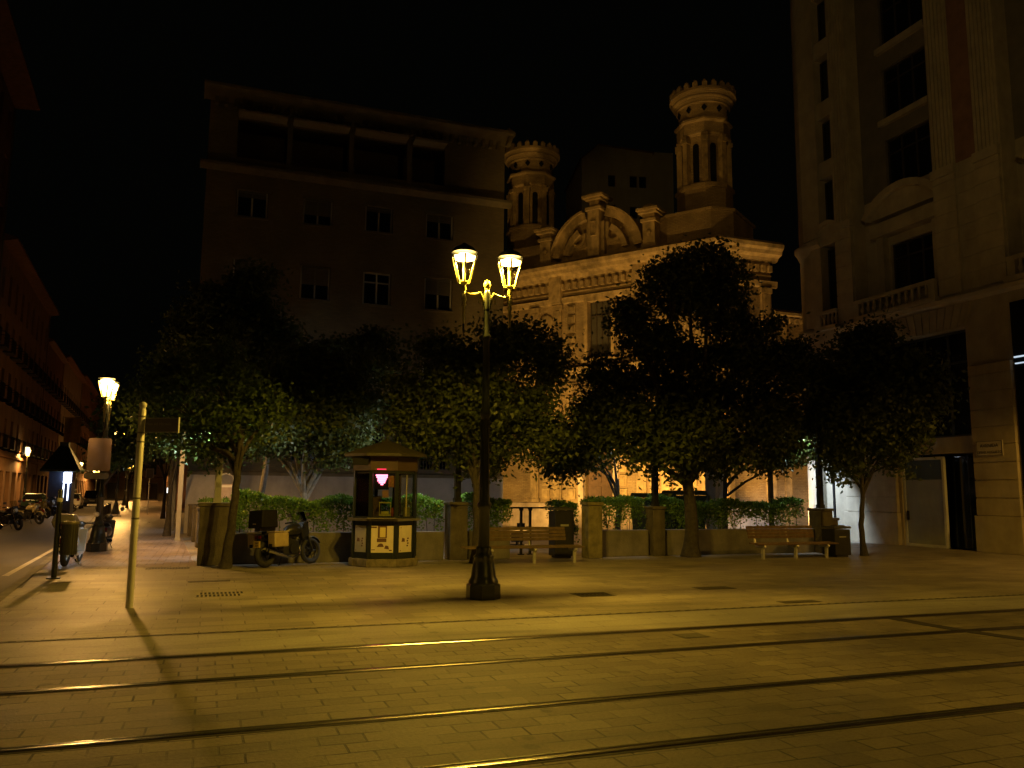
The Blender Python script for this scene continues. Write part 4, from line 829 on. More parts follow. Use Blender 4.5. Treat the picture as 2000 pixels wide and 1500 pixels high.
fm=thing('floodlight','added unseen mast across the avenue with a sodium fill floodlight','floodlight',(-4,-10,0),0)  # added mast, out of view: frontal fill for church and stone building
MB().lathe([(.16,0),(.14,.1),(.1,8.9)],14).obj('mast',CASTI,fm); MB().box(-.3,.3,-.2,.15,8.85,9.3).obj('housing',BLACK,fm); MB().box(-.26,.26,.151,.16,8.9,9.25).obj('lens',emis('flood_lens',FLOODC,20),fm)
plight('flood_beam',fm,(0,.3,9.1),5500,(1,.55,.11),.2,spot=20,to=(12,58,19),blend=.6)
plight('flood_beam',fm,(.2,.3,9.1),2600,(1,.68,.22),.2,spot=34,to=(23.5,43,22),blend=.8)
# ------------------------------------------------------------------ kiosk
kc=UV(4.42,21.85); t=thing('ticket_kiosk','octagonal ticket kiosk with olive pyramid roof, posters and a glowing red sign in its window','kiosk',kc,R(5)); t.scale=(.89,.89,1.02)
def octa(mb,ap,z0,z1,ap2=None,mi=0):
    ap2=ap if ap2 is None else ap2; k=1/math.cos(R(22.5)); f=lambda a,z:[(a*k*math.cos(R(22.5+45*i)),a*k*math.sin(R(22.5+45*i)),z) for i in range(8)]
    mb.hexa(f(ap,z0),f(ap2,z1),None,mi); return mb
mb=MB(); octa(mb,.98,0,.2); 
for i in range(8):
    A=Matrix.Rotation(R(45*i),4,'Z')
    for k in range(4): mb.box(.975,.995,-.38+.2*k,-.2+.2*k,.02,.18,M=A)
mb.obj('plinth',mat('kiosk_plinth_stone',(.17,.145,.09),.7,var=.4,scale=5,bump=.4),t,bevel=.008)
mb=MB(); octa(mb,.9,.2,1.14); 
for i in range(8): A=Matrix.Rotation(R(22.5+45*i),4,'Z'); mb.box(.88,.99,-.06,.06,.2,1.14,M=A)
mb.obj('base_body',KDARK,t)
mb=MB(); octa(mb,1.06,1.14,1.2); mb.obj('counter',mat('kiosk_counter_steel',(.2,.19,.16),.3,metal=.5,var=.1),t); MB().box(-.44,.42,-1.16,-1.0,1.2,1.225).obj('counter_ledge',mat('ledge_steel',(.5,.48,.4),.25,metal=.8,var=0),t)
mb=MB()
for i in range(8): A=Matrix.Rotation(R(22.5+45*i),4,'Z'); mb.box(.9,.98,-.055,.055,1.2,2.4,M=A)
for i in range(8): A=Matrix.Rotation(R(45*i),4,'Z'); mb.box(.86,.9,-.36,.36,1.2,1.25,M=A); mb.box(.86,.9,-.36,.36,2.33,2.4,M=A)
mb.obj('window_posts',KDARK,t)
mb=MB()
for i in (0,4,5,6,7): A=Matrix.Rotation(R(45*i),4,'Z'); mb.box(.872,.88,-.34,.34,1.25,2.33,M=A)
mb.obj('window_panes',KGLASS,t)
mb=MB(); octa(mb,.94,2.4,2.72); mb.obj('fascia',mat('kiosk_fascia_brown',(.05,.03,.016),.6,var=.2),t)
mb=MB(); octa(mb,1.0,2.72,2.76); octa(mb,1.2,2.76,2.83); octa(mb,1.2,2.831,3.2,.07); octa(mb,.07,3.2,3.25,.02); mb.obj('roof',KROOF,t)
MB().box(-.55,-.1,-1.02,-.93,1.98+.55,2.33+.38).obj('ventilation_box',BLACK,t,loc=(-.35,0,0))
for i,(w_,g) in {6:(.36,POSTER),5:(.26,POSTG),7:(.26,POSTER)}.items():
    A=Matrix.Rotation(R(45*i),4,'Z'); m_=MB(); w2=w_ if i==6 else .25; m_.box(.9,.915,-w2*.95,w2*.95,.36,1.02,M=A); pp=m_.obj('poster',g,t)
    k=MB(); 
    if i==6:
        k.box(.916,.92,-.13,.13,.72,1.02,M=A); k.box(.916,.919,-.15,.12,.62,.71,M=A)
        k.prism([(-.15,.5),(.05,.5),(.02,.57),(-.03,.59),(-.1,.57)],.916,.919,'x',M=A); k.prism([(.06,.46),(.2,.44),(.18,.52),(.1,.54)],.916,.919,'x',M=A); k.box(.916,.918,-.3,-.2,.42,.44,M=A).box(.916,.918,.2,.28,.4,.43,M=A)
        MB().box(.921,.926,-.07,.09,.74,.98,M=A).obj('notice_sheet',mat('yellow_notice',(.65,.55,.22),.5,var=0),pp)
        k.box(.916,.918,-.32,-.16,.965,1.0,M=A)
    else:
        k.prism([(-.15,.62),(-.02,.62),(-.03,.7),(-.12,.72)],.916,.919,'x',M=A); 
        for q in range(4): k.box(.916,.919,.05+.02*(q%2),.11+.02*(q%2),.5+.06*q,.54+.06*q,M=A)
        k.box(.916,.918,-.2,-.16,.39,.41,M=A).box(.916,.918,-.19,-.16,.96,.98,M=A)
    k.obj('poster_print',INK,pp)
# LED sign, things behind the glass
mb=MB(); y=-.84
for r_,(a,b) in enumerate([(-.24,.10),(-.22,.10),(-.19,.07),(-.19,.05),(-.15,.03),(-.1,-.02)]): mb.box(a,b,y,y+.02,2.26-.045*r_,2.3-.045*r_)
mb.obj('led_sign',emis('led_red_white',(1,.16,.28),9),t); MB().box(-.28,.14,y+.021,y+.06,1.92,2.31).obj('led_housing',BLACK,t); MB().box(-.2,.06,-.96,-.95,2.42,2.44).obj('led_strip',emis('led_dim_red',(1,.03,.08),2.2),t)
plight('led_light',t,(-.05,-.98,2.16),4,(1,.08,.12),.08)
MB().box(.13,.36,-.83,-.825,1.98,2.27).obj('price_board',mat('orange_price_board',(.45,.2,.08),.5,var=.3,scale=20),t); MB().box(-.04,.14,-.85,-.845,1.72,1.9).obj('window_note',mat('pink_note',(.6,.3,.25),.5),t)
mb=MB(); mb.box(-.12,.22,-.84,-.7,1.26,1.3).box(-.12,.22,-.84,-.7,1.58,1.61).box(-.12,-.1,-.84,-.82,1.3,1.58).box(.2,.22,-.84,-.82,1.3,1.58).box(-.06,.16,-.85,-.83,1.3,1.38); mb.obj('counter_display',mat('yellow_display',(.62,.55,.12),.35,var=.15,scale=12),t)
mb=MB(); mb.lathe([(.1,0),(.11,.1),(.08,.18),(.03,.22),(.0,.24)],12,M=T(.3,-.74,1.26),cap=False); mb.obj('gift_figurine',mat('red_gold_wrap',(.5,.12,.05),.4,var=.5,scale=20),t)
for x,y_,c in ((-.72,-.42,(.35,.12,.08)),(-.54,-.6,(.3,.18,.14)),(.66,-.5,(.35,.35,.1))): MB().box(-.1,.1,-.04,.04,0,.26).obj('stacked_packages',mat('package_%d'%int(c[0]*100+c[1]*10),c,.5,var=.3,scale=18),t,loc=(x,y_,1.22),rotz=R(40 if x>0 else -45))
MB().box(.2,.42,.1,.5,1.2,2.3).obj('inner_cabinet',BLACK,t); MB().box(-.42,-.1,-.5,-.1,1.2,1.75).obj('inner_counter_case',mat('brown_case',(.12,.07,.05),.5),t); MB().box(.63,.66,-.62,-.4,1.24,2.3).obj('side_curtain',mat('olive_curtain',(.3,.28,.12),.7,var=.3),t)

# ------------------------------------------------------------------ benches
def bench(label,p,rz,L=3.1,b0=0,b1=2.45,legs=(.25,1.45,2.6),WOOD=WOOD):
    t=thing('park_bench',label,'bench',p,rz,'slatted wooden benches on the plaza')
    mb=MB()
    for i,y in enumerate((.0,.115,.23,.345)): mb.box(0,L,y,y+.1,.42+.008*i,.455+.008*i)
    mb.obj('seat',WOOD,t,bevel=.008)
    mb=MB()
    for i in range(4): z=.6+i*.095; y=.47+.03*i; mb.box(b0,b1,y,y+.03,z,z+.082)
    mb.obj('backrest',WOOD,t,bevel=.006)
    for x in legs:
        g=MB(); g.prism([(.07,0),(.15,0),(.17,.1),(.15,.33),(.4,.34),(.46,.37),(.44,.42),(.0,.415),(-.02,.36),(.06,.3)],x-.035,x+.035,'x'); g.obj('leg',LEGM,t,bevel=.01)
        if b0<=x<=b1: MB().prism([(.44,.4),(.5,.4),(.62,.95),(.58,.96),(.5,.6)],x-.025,x+.025,'x').obj('back_bracket',LEGM,t)
    return t
bench('slatted wooden bench at the right, orange-lit back against the dark hedge',UV(15.42,20.75),TH,3.0)
bench('slatted wooden bench in the centre, partly behind the lamp post foot',UV(6.4,21.0),TH,3.45,.5,3.1,(.75,2.0,3.2),mat('shaded_bench_wood',(.12,.08,.035),.6,var=.35,scale=6,bump=.2,bscale=30))  # shade of the tree crowns put into this bench's darker wood colour
# litter boxes
def box_bin(label,p,w_=.5,d_=.5,h=.95,rot=TH):
    t=thing('litter_bin',label,'litter bin',p,rot,'box litter bins of the plaza')
    MB().box(-w_/2,w_/2,0,d_,.06,h-.12).obj('body',DARKM,t,bevel=.02); MB().box(-w_/2-.02,w_/2+.02,-.02,d_+.02,h-.1,h-.03).box(-w_*.3,w_*.3,.08,.3,h-.03,h).obj('lid',mat('bin_lid',(.07,.065,.05),.35),t,bevel=.01); MB().box(-w_*.36,w_*.36,.04,d_-.04,0,.06).obj('foot',DARKM,t)
    MB().box(-.13,.13,-.006,-.002,h*.62,h*.66).obj('slot_plate',mat('bin_plate',(.3,.3,.26),.5),t)
box_bin('dark box litter bin beside the right-hand bench',UV(18.75,20.95),.62,.6,.98)
box_bin('dark litter bin at the plaza opening beside the mottled pier',UV(10.0,22.7),.62,.5,1.5)
t=thing('steel_railing','low steel railing with two thin posts in the plaza opening','railing',UV(8.1,24.3),TH); MB().box(0,2.9,-.03,.03,1.42,1.47).obj('top_rail',DARKM,t)
for x in (1.12,1.42): MB().box(x-.035,x+.035,-.035,.035,0,1.42).box(x-.09,x+.09,-.06,.06,0,.03).box(x-.06,x+.06,-.05,.05,1.36,1.42).obj('post',DARKM,t)
MB().box(-.03,.03,-.03,.03,0,1.42).obj('post',DARKM,t); MB().box(2.84,2.9,-.03,.03,0,1.42).obj('post',DARKM,t)
for x,l,dz in ((13.9,'dark green waste container behind the hedge, left one',0),(15.35,'dark green waste container behind the hedge, right one',.12)):
    t=thing('waste_container',l,'waste container',UV(x+2.1,28.5),TH,'waste containers behind the hedge'); mb=MB(); mb.hexa([(.08,.1,.15),(1.3,.1,.15),(1.3,1.2,.15),(.08,1.2,.15)],[(0,0,1.75+dz),(1.38,0,1.75+dz),(1.38,1.3,1.75+dz),(0,1.3,1.75+dz)]); mb.obj('body',GREENB,t,bevel=.03); mb=MB(); mb.prism([(0,1.76+dz),(1.38,1.76+dz),(1.3,1.95+dz),(.08,1.95+dz)],-.04,1.34,'y'); mb.obj('lid',GREENB,t,bevel=.02)
    for a,b in ((.2,.15),(1.1,.15),(.2,1.05),(1.1,1.05)): MB().cyl((a,b,.09),(a+.06,b,.09),.09,n=12).obj('wheel',TYRE,t)
p=P3(439,985,31); t=thing('information_board','arch-topped information board inside the plaza behind the leaning trunk','sign board',(p.x,p.y,0),R(8))
mb=MB(); mb.tube([(-.3,0,0),(-.3,0,2.2)]+[(-.3*math.cos(a*math.pi/8),0,2.2+.33*math.sin(a*math.pi/8)) for a in range(1,8)]+[(.3,0,2.2),(.3,0,0)],.03,8); mb.obj('frame',GREYM,t); MB().box(-.27,.27,-.02,.02,1.0,2.14).obj('panel',mat('board_face',(.4,.33,.3),.5,var=.2,scale=5),t); MB().box(-.27,.27,-.024,-.021,2.02,2.1).obj('title_strip',SIGNW,t)

# ------------------------------------------------------------------ white sign post, bin post
t=thing('street_sign_post','tall white tubular sign post at the front left with one grey name blade','sign post',(-6.18,13.66,0),0)
mb=MB(); mb.lathe([(.058,0),(.058,3.22),(.05,3.23),(.05,3.27),(.062,3.28),(.062,3.33),(.03,3.36)],20); mb.obj('pole',WHITEP,t)
mb=MB(); 
for z in (1.42,1.75,2.68,2.83,3.1): mb.lathe([(.0595,z),(.0615,z+.005),(.0615,z+.022),(.0595,z+.027)],20).cut()
mb.each('clamp_ring',mat('clamp_grey',(.25,.24,.22),.4,metal=.3),t)
b=MB().box(.07,.66,-.012,.012,2.86,3.08).obj('name_blade',SIGNG,t); b.rotation_euler.z=R(-8); MB().box(.66,.672,-.02,.02,2.84,3.1).obj('blade_end_cap',SIGNW,b); MB().box(.07,.66,-.014,.014,3.081,3.09).box(.07,.66,-.014,.014,2.85,2.859).obj('blade_rim',GREYM,b)
textmesh(None,'blade_text','Plaza del Mercado',.062,mat('blade_lettering',(.3,.29,.28),.5,var=0),b,T(.085,-.014,2.97)@MP,'LEFT')
t=thing('litter_bin','dark cylinder litter bin hung on a slender black post in front of the silver scooter','litter bin',(-9.78,17.95,0),R(24))
mb=MB(); mb.lathe([(.055,0),(.055,1.55),(.06,1.56),(.06,1.6),(.055,1.61),(.055,1.86),(.045,1.9)],14); mb.obj('post',CASTI,t); MB().box(-.13,.13,-.13,.13,0,.025).obj('base_plate',CASTI,t); MB().lathe([(.058,1.63),(.06,1.64),(.06,1.7),(.058,1.71)],14).obj('reflective_band',SIGNW,t)
mb=MB(); 
for i in range(20):
    a=2*math.pi*i/20; mb.box(.15,.165,-.02,.02,.5,1.16,M=T(.24,0,0)@Matrix.Rotation(a,4,'Z'))
mb.lathe([(.148,.5),(.15,1.16)],20,M=T(.24,0,0)); mb.obj('basket',mat('bin_dark_olive',(.05,.048,.035),.5,var=.2),t); MB().lathe([(.172,1.15),(.18,1.16),(.18,1.2),(.165,1.215),(.15,1.2),(.15,1.15)],24,M=T(.24,0,0)).obj('rim',mat('bin_rim_steel',(.25,.22,.14),.4,metal=.5),t)
MB().box(.05,.1,-.02,.02,.65,.7).box(.05,.1,-.02,.02,1.0,1.05).obj('bracket',CASTI,t)

# ------------------------------------------------------------------ motorcycles
def wheel(t,x,z,r,w_=.055,spokes=5,m_=None,y=0,name='wheel'):
    pts=[(x+math.cos(a*math.pi/14)*(r-w_),y,z+math.sin(a*math.pi/14)*(r-w_)) for a in range(28)]
    W=thing(name,None,None); W.parent=t
    MB().tube(pts,w_,8,closed=True).obj('tyre',TYRE,W)
    rm=MB(); rm.tube([(x+math.cos(a*math.pi/14)*(r-w_*1.9),y,z+math.sin(a*math.pi/14)*(r-w_*1.9)) for a in range(28)],w_*.4,6,closed=True)
    for i in range(spokes): a=2*math.pi*i/spokes; rm.cyl((x,y,z),(x+math.cos(a)*(r-w_*1.9),y,z+math.sin(a)*(r-w_*1.9)),.016,.012,6)
    rm.cyl((x,y-.06,z),(x,y+.06,z),.045,n=12); rm.lathe([(.11,-.004),(.11,.004)],16,M=T(x,y+.05,z)@Matrix.Rotation(R(90),4,'X')); rm.obj('rim',m_ or DARKM,W)
    return W
def motorcycle(label,p,rz,paint,boxes=False,lean=R(-4),group='parked motorcycles'):
    t=thing('motorcycle',label,'motorcycle',p,rz,group); t.rotation_euler=(lean,0,rz)
    wheel(t,-.75,.33,.33,.075); wheel(t,.78,.34,.34,.058)
    mb=MB(); mb.tube([(-.75,.1,.33),(-.25,.11,.42)],.028,8).tube([(-.75,-.1,.33),(-.25,-.11,.42)],.028,8); mb.tube([(-.25,0,.4),(-.2,0,.75),(.35,0,.95),(.48,0,.9),(.2,0,.5),(-.2,0,.3),(-.25,0,.4)],.03,8); mb.tube([(-.2,.1,.72),(-.85,.09,.82)],.02,6).tube([(-.2,-.1,.72),(-.85,-.09,.82)],.02,6); mb.tube([(-.1,.1,.32),(-.1,.2,.05),(-.12,.24,.0)],.012,6); mb.obj('frame',DARKM,t)
    mb=MB()
    for s_ in (-1,1): mb.cyl((.78,s_*.09,.34),(.5,s_*.1,.98),.027,n=8)
    mb.box(.46,.58,-.12,.12,.92,.97); mb.obj('fork',CHROME if not boxes else DARKM,t)
    mb=MB(); mb.prism([(-.25,.3),(.22,.28),(.3,.42),(.25,.62),(-.05,.7),(-.28,.6)],-.13,.13,'y'); mb.cyl((.02,-.2,.42),(.02,.2,.42),.11,n=14); mb.cyl((.2,0,.45),(.32,0,.68),.09,n=12); 
    for k in range(5): mb.cyl((.215+.022*k,0,.48+.04*k),(.22+.022*k,0,.49+.04*k),.12,n=12)
    mb.obj('engine',mat('engine_alloy',(.04,.04,.038),.45,metal=.5,var=.2),t,bevel=.01)
    mb=MB(); mb.tube([(.3,-.12,.5),(.28,-.15,.28),(0,-.16,.2),(-.4,-.17,.3),(-.8,-.19,.42)],[.022,.022,.025,.045,.05],10); mb.obj('exhaust',CHROME,t)
    mb=MB(); P=[(-.1,.17,.78),(.1,.2,.92),(.3,.18,.96),(.45,.1,.9)]
    mb.tube([(-.16,0,.8),(-.02,0,.86),(.14,0,.9),(.32,0,.9),(.46,0,.86)],[.06,.13,.17,.16,.07],14); mb.obj('fuel_tank',paint,t)
    mb=MB(); mb.hexa([(-.78,-.11,.8),(-.12,-.12,.76),(-.12,.12,.76),(-.78,.11,.8)],[(-.8,-.09,.9),(-.12,-.09,.84),(-.12,.09,.84),(-.8,.09,.9)]); mb.obj('saddle',BLACK,t,bevel=.025)
    mb=MB(); mb.hexa([(-.85,-.08,.72),(-.3,-.1,.62),(-.3,.1,.62),(-.85,.08,.72)],[(-.95,-.07,.82),(-.2,-.1,.78),(-.2,.1,.78),(-.95,.07,.82)]); mb.cut(); mb.prism([(.42,.62),(.66,.78),(.62,1.12),(.5,1.1),(.36,.9)],-.12,.12,'y'); mb.each('fairing',paint,t,bevel=.03)
    mb=MB(); 
    for i in range(5): 
        a0=R(30+24*i); a1=R(54+24*i); mb.hexa([(.78+math.cos(a0)*.37,-.065,.34+math.sin(a0)*.37),(.78+math.cos(a1)*.37,-.065,.34+math.sin(a1)*.37),(.78+math.cos(a1)*.37,.065,.34+math.sin(a1)*.37),(.78+math.cos(a0)*.37,.065,.34+math.sin(a0)*.37)],[(.78+math.cos(a0)*.385,-.06,.34+math.sin(a0)*.385),(.78+math.cos(a1)*.385,-.06,.34+math.sin(a1)*.385),(.78+math.cos(a1)*.385,.06,.34+math.sin(a1)*.385),(.78+math.cos(a0)*.385,.06,.34+math.sin(a0)*.385)])
    mb.obj('front_mudguard',paint,t); 
    mb=MB(); mb.tube([(.3,.4,1.08),(.42,.26,1.1),(.48,0,1.02),(.42,-.26,1.1),(.3,-.4,1.08)],.014,8); mb.obj('handlebar',CHROME if not boxes else DARKM,t)
    for s_ in (-1,1):
        MB().cyl((.3,s_*.42,1.08),(.39,s_*.28,1.1),.02,n=8).obj('grip',BLACK,t); m_=MB(); m_.cyl((.4,s_*.26,1.1),(.38,s_*.34,1.26),.006,n=5); m_.box(.37,.385,s_*.34-.07,s_*.34+.07,1.24,1.33); m_.obj('mirror',CHROME,t)
    MB().lathe([(.09,0),(.1,.03),(.07,.08)],14,M=T(.62,0,.92)@Matrix.Rotation(R(80),4,'Y')).obj('headlight',GLASSH,t)
    MB().hexa([(.55,-.14,1.08),(.62,-.1,1.0),(.62,.1,1.0),(.55,.14,1.08)],[(.42,-.15,1.36),(.44,-.13,1.36),(.44,.13,1.36),(.42,.15,1.36)]).obj('windscreen',KGLASS,t)
    MB().box(-.99,-.95,-.09,.09,.72,.79).obj('tail_light',REDL,t); pl=MB().box(-1.02,-1.0,-.11,.11,.5,.66).obj('number_plate',PLATE,t); textmesh(None,'plate_text','2947\nFKP',.068,BLACK,pl,T(-1.024,.0,.59)@Matrix.Rotation(R(-90),4,'Z')@MP,'CENTER'); mb=MB(); mb.box(-1.0,-.85,-.02,.02,.56,.8); mb.obj('plate_bracket',BLACK,t)
    if boxes:
        for s_ in (-1,1):
            m_=MB(); y0,y1=(.24,.5) if s_>0 else (-.5,-.24); m_.hexa([(-.88,y0,.5),(-.42,y0,.5),(-.42,y1,.5),(-.88,y1,.5)],[(-.88,y0,.85),(-.42,y0,.85),(-.42,y1,.85),(-.88,y1,.85)]); o=m_.obj('pannier',PANN,t,bevel=.03); m2=MB(); m2.box(-.885,-.415,min(y0,y1)-.004,max(y0,y1)+.004,.86,.885); m2.obj('pannier_lid',PANN,o); MB().box(-.9,-.875,s_*.35-.05,s_*.35+.05,.5,.58).obj('corner_guard',BLACK,o)
        m_=MB(); m_.hexa([(-1.08,-.26,.98),(-.55,-.26,.98),(-.55,.26,.98),(-1.08,.26,.98)],[(-1.05,-.25,1.42),(-.56,-.25,1.42),(-.56,.25,1.42),(-1.05,.25,1.42)]); m_.obj('top_case',BLACK,t,bevel=.03); MB().box(-1.0,-.5,-.1,.1,.9,.98).obj('luggage_rack',DARKM,t); MB().box(-1.092,-1.085,-.06,.06,1.06,1.1).obj('case_badge',CHROME,t)
    return t
GLASSH=mat('headlight_glass',(.6,.6,.55),.1,var=0)
P1,P2=Vector((-6.05,20.95,0)),Vector((-5.0,22.15,0)); c=(P1+P2)/2
motorcycle('dark touring motorcycle with sandy metal panniers and black top case in front of the hedge',(-5.72,21.5,0),R(58),mat('bike_black_paint',(.02,.02,.02),.3,var=0),True,group='parked motorcycles')
cols5=[('black',(.015,.015,.017)),('pale yellow',(.5,.42,.2)),('dark red',(.2,.03,.02)),('olive gold',(.35,.3,.1)),('grey',(.2,.2,.2)),('dark blue',(.03,.04,.1)),('cream',(.5,.47,.38))]
lbl=['black parked motorcycle nearest the viewer at the left frame edge','pale yellow motorcycle second from the frame edge in the street row','dark red motorcycle third in the street row','olive gold motorcycle in the middle of the street row','grey motorcycle towards the far end of the street row','dark blue motorcycle second to last in the street row','cream motorcycle last in the street row, before the bin post']
for i,(x,y) in enumerate([(-23.3,38.6),(-26.2,45.2),(-28.6,49.6),(-30.8,54.2),(-33.0,59.2),(-35.3,64.6),(-37.8,70.5)]):
    motorcycle(lbl[i],(x,y,0),R(-24+random.uniform(-8,8)),mat('paint_%s'%cols5[i][0].replace(' ','_'),cols5[i][1],.25,var=0),False,R(7))
def scooter(label,p,rz,paint,case=True,lean=R(3)):
    t=thing('scooter',label,'scooter',p,rz,'parked scooters'); t.rotation_euler=(lean,0,rz)
    wheel(t,-.6,.27,.27,.07,m_=SILVER); wheel(t,.66,.27,.27,.06,m_=SILVER)
    mb=MB(); 
    prof=[(-1.0,.62,.06,.0),(-.85,.6,.16,.15),(-.6,.58,.2,.2),(-.3,.55,.19,.22),(-.1,.42,.16,.14)]
    mb.tube([(-.98,0,.66),(-.85,0,.62),(-.6,0,.6),(-.3,0,.56),(-.12,0,.45)],[.08,.16,.21,.2,.14],16); mb.hexa([(-.35,-.15,.24),(.42,-.15,.24),(.42,.15,.24),(-.35,.15,.24)],[(-.35,-.18,.32),(.42,-.18,.32),(.42,.18,.32),(-.35,.18,.32)]); mb.obj('body',paint,t,bevel=.0)
    mb=MB(); mb.hexa([(.38,-.2,.3),(.46,-.17,.3),(.46,.17,.3),(.38,.2,.3)],[(.28,-.24,.9),(.36,-.18,.92),(.36,.18,.92),(.28,.24,.9)]); mb.tube([(.5,0,.3),(.46,0,.6),(.36,0,.95)],[.1,.13,.1],12); mb.obj('leg_shield',paint,t,bevel=.03)
    mb=MB(); mb.tube([(.66,0,.27),(.52,0,.5),(.36,0,1.0)],.03,8); mb.obj('steering_column',DARKM,t)
    mb=MB(); mb.hexa([(-.95,-.14,.77),(-.15,-.15,.7),(-.15,.15,.7),(-.95,.14,.77)],[(-.95,-.11,.86),(-.15,-.12,.78),(-.15,.12,.78),(-.95,.11,.86)]); mb.obj('saddle',BLACK,t,bevel=.03)
    mb=MB(); mb.tube([(.25,.36,1.05),(.34,.2,1.04),(.38,0,1.02),(.34,-.2,1.04),(.25,-.36,1.05)],.02,8); mb.lathe([(.12,0),(.14,.06),(.08,.13)],14,M=T(.36,0,.95)); mb.obj('handlebar',DARKM,t)
    for s_ in (-1,1): m_=MB(); m_.cyl((.32,s_*.24,1.06),(.3,s_*.36,1.24),.007,n=5); m_.lathe([(.07,-.008),(.07,.008)],14,M=T(.3,s_*.38,1.28)@Matrix.Rotation(R(90),4,'Y')); m_.obj('mirror',CHROME,t)
    MB().box(-1.08,-1.03,-.08,.08,.6,.7).obj('tail_light',REDL,t); MB().box(-1.09,-1.08,-.1,.1,.42,.56).obj('number_plate',SIGNW,t); mb=MB(); mb.prism([(-1.07,.6),(-.9,.5),(-.86,.34),(-.88,.32),(-1.0,.42)],-.07,.07,'y'); mb.obj('rear_mudguard',BLACK,t)
    mb=MB(); mb.tube([(-.35,-.17,.2),(-.6,-.2,.24),(-.85,-.21,.3)],[.03,.055,.05],12); mb.obj('exhaust',CHROME,t); mb=MB(); mb.tube([(-.2,.12,.25),(-.2,.25,.02)],.014,6); mb.tube([(-.2,-.12,.25),(-.2,-.25,.0)],.014,6); mb.obj('stand',CHROME,t)
    if case:
        mb=MB(); mb.hexa([(-1.22,-.2,.95),(-.85,-.2,.95),(-.85,.2,.95),(-1.22,.2,.95)],[(-1.26,-.27,1.12),(-.8,-.27,1.12),(-.8,.27,1.12),(-1.26,.27,1.12)]); mb.hexa([(-1.26,-.27,1.125),(-.8,-.27,1.125),(-.8,.27,1.125),(-1.26,.27,1.125)],[(-1.18,-.21,1.3),(-.86,-.21,1.3),(-.86,.21,1.3),(-1.18,.21,1.3)]); mb.obj('top_case',GREYBOX,t,bevel=.035); MB().box(-1.1,-.7,-.08,.08,.86,.95).obj('luggage_rack',DARKM,t); MB().box(-1.268,-1.262,-.13,.13,1.02,1.08).obj('case_reflector',REDL,t)
    return t
scooter('silver scooter with warm grey top case, seen from behind beside the bin post',(-11.2,21.3,0),R(104),SILVER)
scooter('dark scooter mostly hidden behind the foot of the street lamp',(-13.3,27.3,0),R(112),mat('black_scooter_paint',(.02,.02,.022),.3,var=0),case=False)

# ------------------------------------------------------------------ cars
def car(label,p,rz,paint,L=4.1,Wd=1.72,Ht=1.48,suv=0):
    t=thing('parked_car',label,'car',p,rz,'cars in the side street'); w2=Wd/2; h=Ht
    mb=MB(); lo=[(-L/2,.45),(-L/2+.05,.28),(L/2-.1,.26),(L/2,.42),(L/2-.02,.72),(L/2-.25,.82),(L*.2,.95),(-L*.42,1.0),(-L/2+.02,.92)]
    n=len(lo); rings=[[(x,y*w2*(1 if abs(y)<.95 else 1)*(1-.05*(z<.4)),z) for x,z in lo] for y in (-1,1)]
    mb.hexa(rings[0],rings[1]); mb.obj('body',paint,t,bevel=.06)
    up=[(-L*.46,.98),(L*.22,.93),(L*.05,h-.06),(-L*.02,h),(-L*.32,h-.02),(-L*.42,h-.12)]
    if suv: up=[(-L*.48,.98),(L*.25,.95),(L*.1,h-.05),(L*.03,h),(-L*.4,h),(-L*.46,h-.1)]
    g=MB(); g.hexa([(x,-w2*(.97 if z<1.1 else .78),z) for x,z in up],[(x,w2*(.97 if z<1.1 else .78),z) for x,z in up]); g.obj('windows',WINDK,t,bevel=.03)
    r=MB(); xs=[x for x,z in up if z>h-.15]; r.hexa([(min(xs)+.02,-w2*.76,h-.02),(max(xs),-w2*.76,h-.03),(max(xs),w2*.76,h-.03),(min(xs)+.02,w2*.76,h-.02)],[(min(xs)+.08,-w2*.7,h+.03),(max(xs)-.06,-w2*.7,h+.03),(max(xs)-.06,w2*.7,h+.03),(min(xs)+.08,w2*.7,h+.03)])
    for s_ in (-1,1):
        r.tube([(up[-1][0]-.02,s_*w2*.77,h-.12),(-L*.46,s_*w2*.95,1.0)],.035,6); r.tube([(up[2][0],s_*w2*.78,h-.06),(up[1][0],s_*w2*.95,.95)],.03,6); r.tube([(-L*.12,s_*w2*.78,h-.02),(-L*.12,s_*w2*.98,.97)],.03,6)
    r.obj('roof',paint,t)
    for x in (-L*.31,L*.31):
        for s_ in (-1,1):
            W=thing('wheel',None,None); W.parent=t; M=T(x,s_*(w2-.08),.31)@Matrix.Rotation(R(90),4,'X'); MB().lathe([(.2,-.1),(.3,-.1),(.31,-.08),(.31,.08),(.3,.1),(.2,.1)],22,M=M).obj('tyre',TYRE,W); MB().lathe([(.2,-.09),(.2,.09)],16,M=M).obj('rim',CHROME,W)
    for s_ in (-1,1):
        MB().box(-L/2-.01,-L/2+.1,s_*w2*.72-.12,s_*w2*.72+.12,.78,.98).obj('tail_light',REDL,t,bevel=.02); MB().box(L/2-.2,L/2-.01,s_*w2*.72-.15,s_*w2*.72+.15,.62,.76).obj('headlight',GLASSH,t,bevel=.02); MB().box(L*.16,L*.2,s_*(w2+.02),s_*(w2+.16),.95,1.06).obj('wing_mirror',paint,t)
    MB().box(-L/2-.03,-L/2,-.26,.26,.58,.69).obj('number_plate',SIGNW,t); MB().box(-L/2-.06,-L/2+.1,-w2*.9,w2*.9,.36,.52).obj('bumper',paint,t,bevel=.03)
    return t
car('white hatchback seen from behind in the side street',(-43.4,82,0),R(113),mat('white_car_paint',(.6,.58,.52),.3,var=0),3.9)
car('black off-road car with one bright lamp, parked ahead of the white hatchback',(-47.9,95,0),R(113),mat('black_car_paint',(.02,.02,.02),.25,var=0),4.4,1.85,1.75,1)
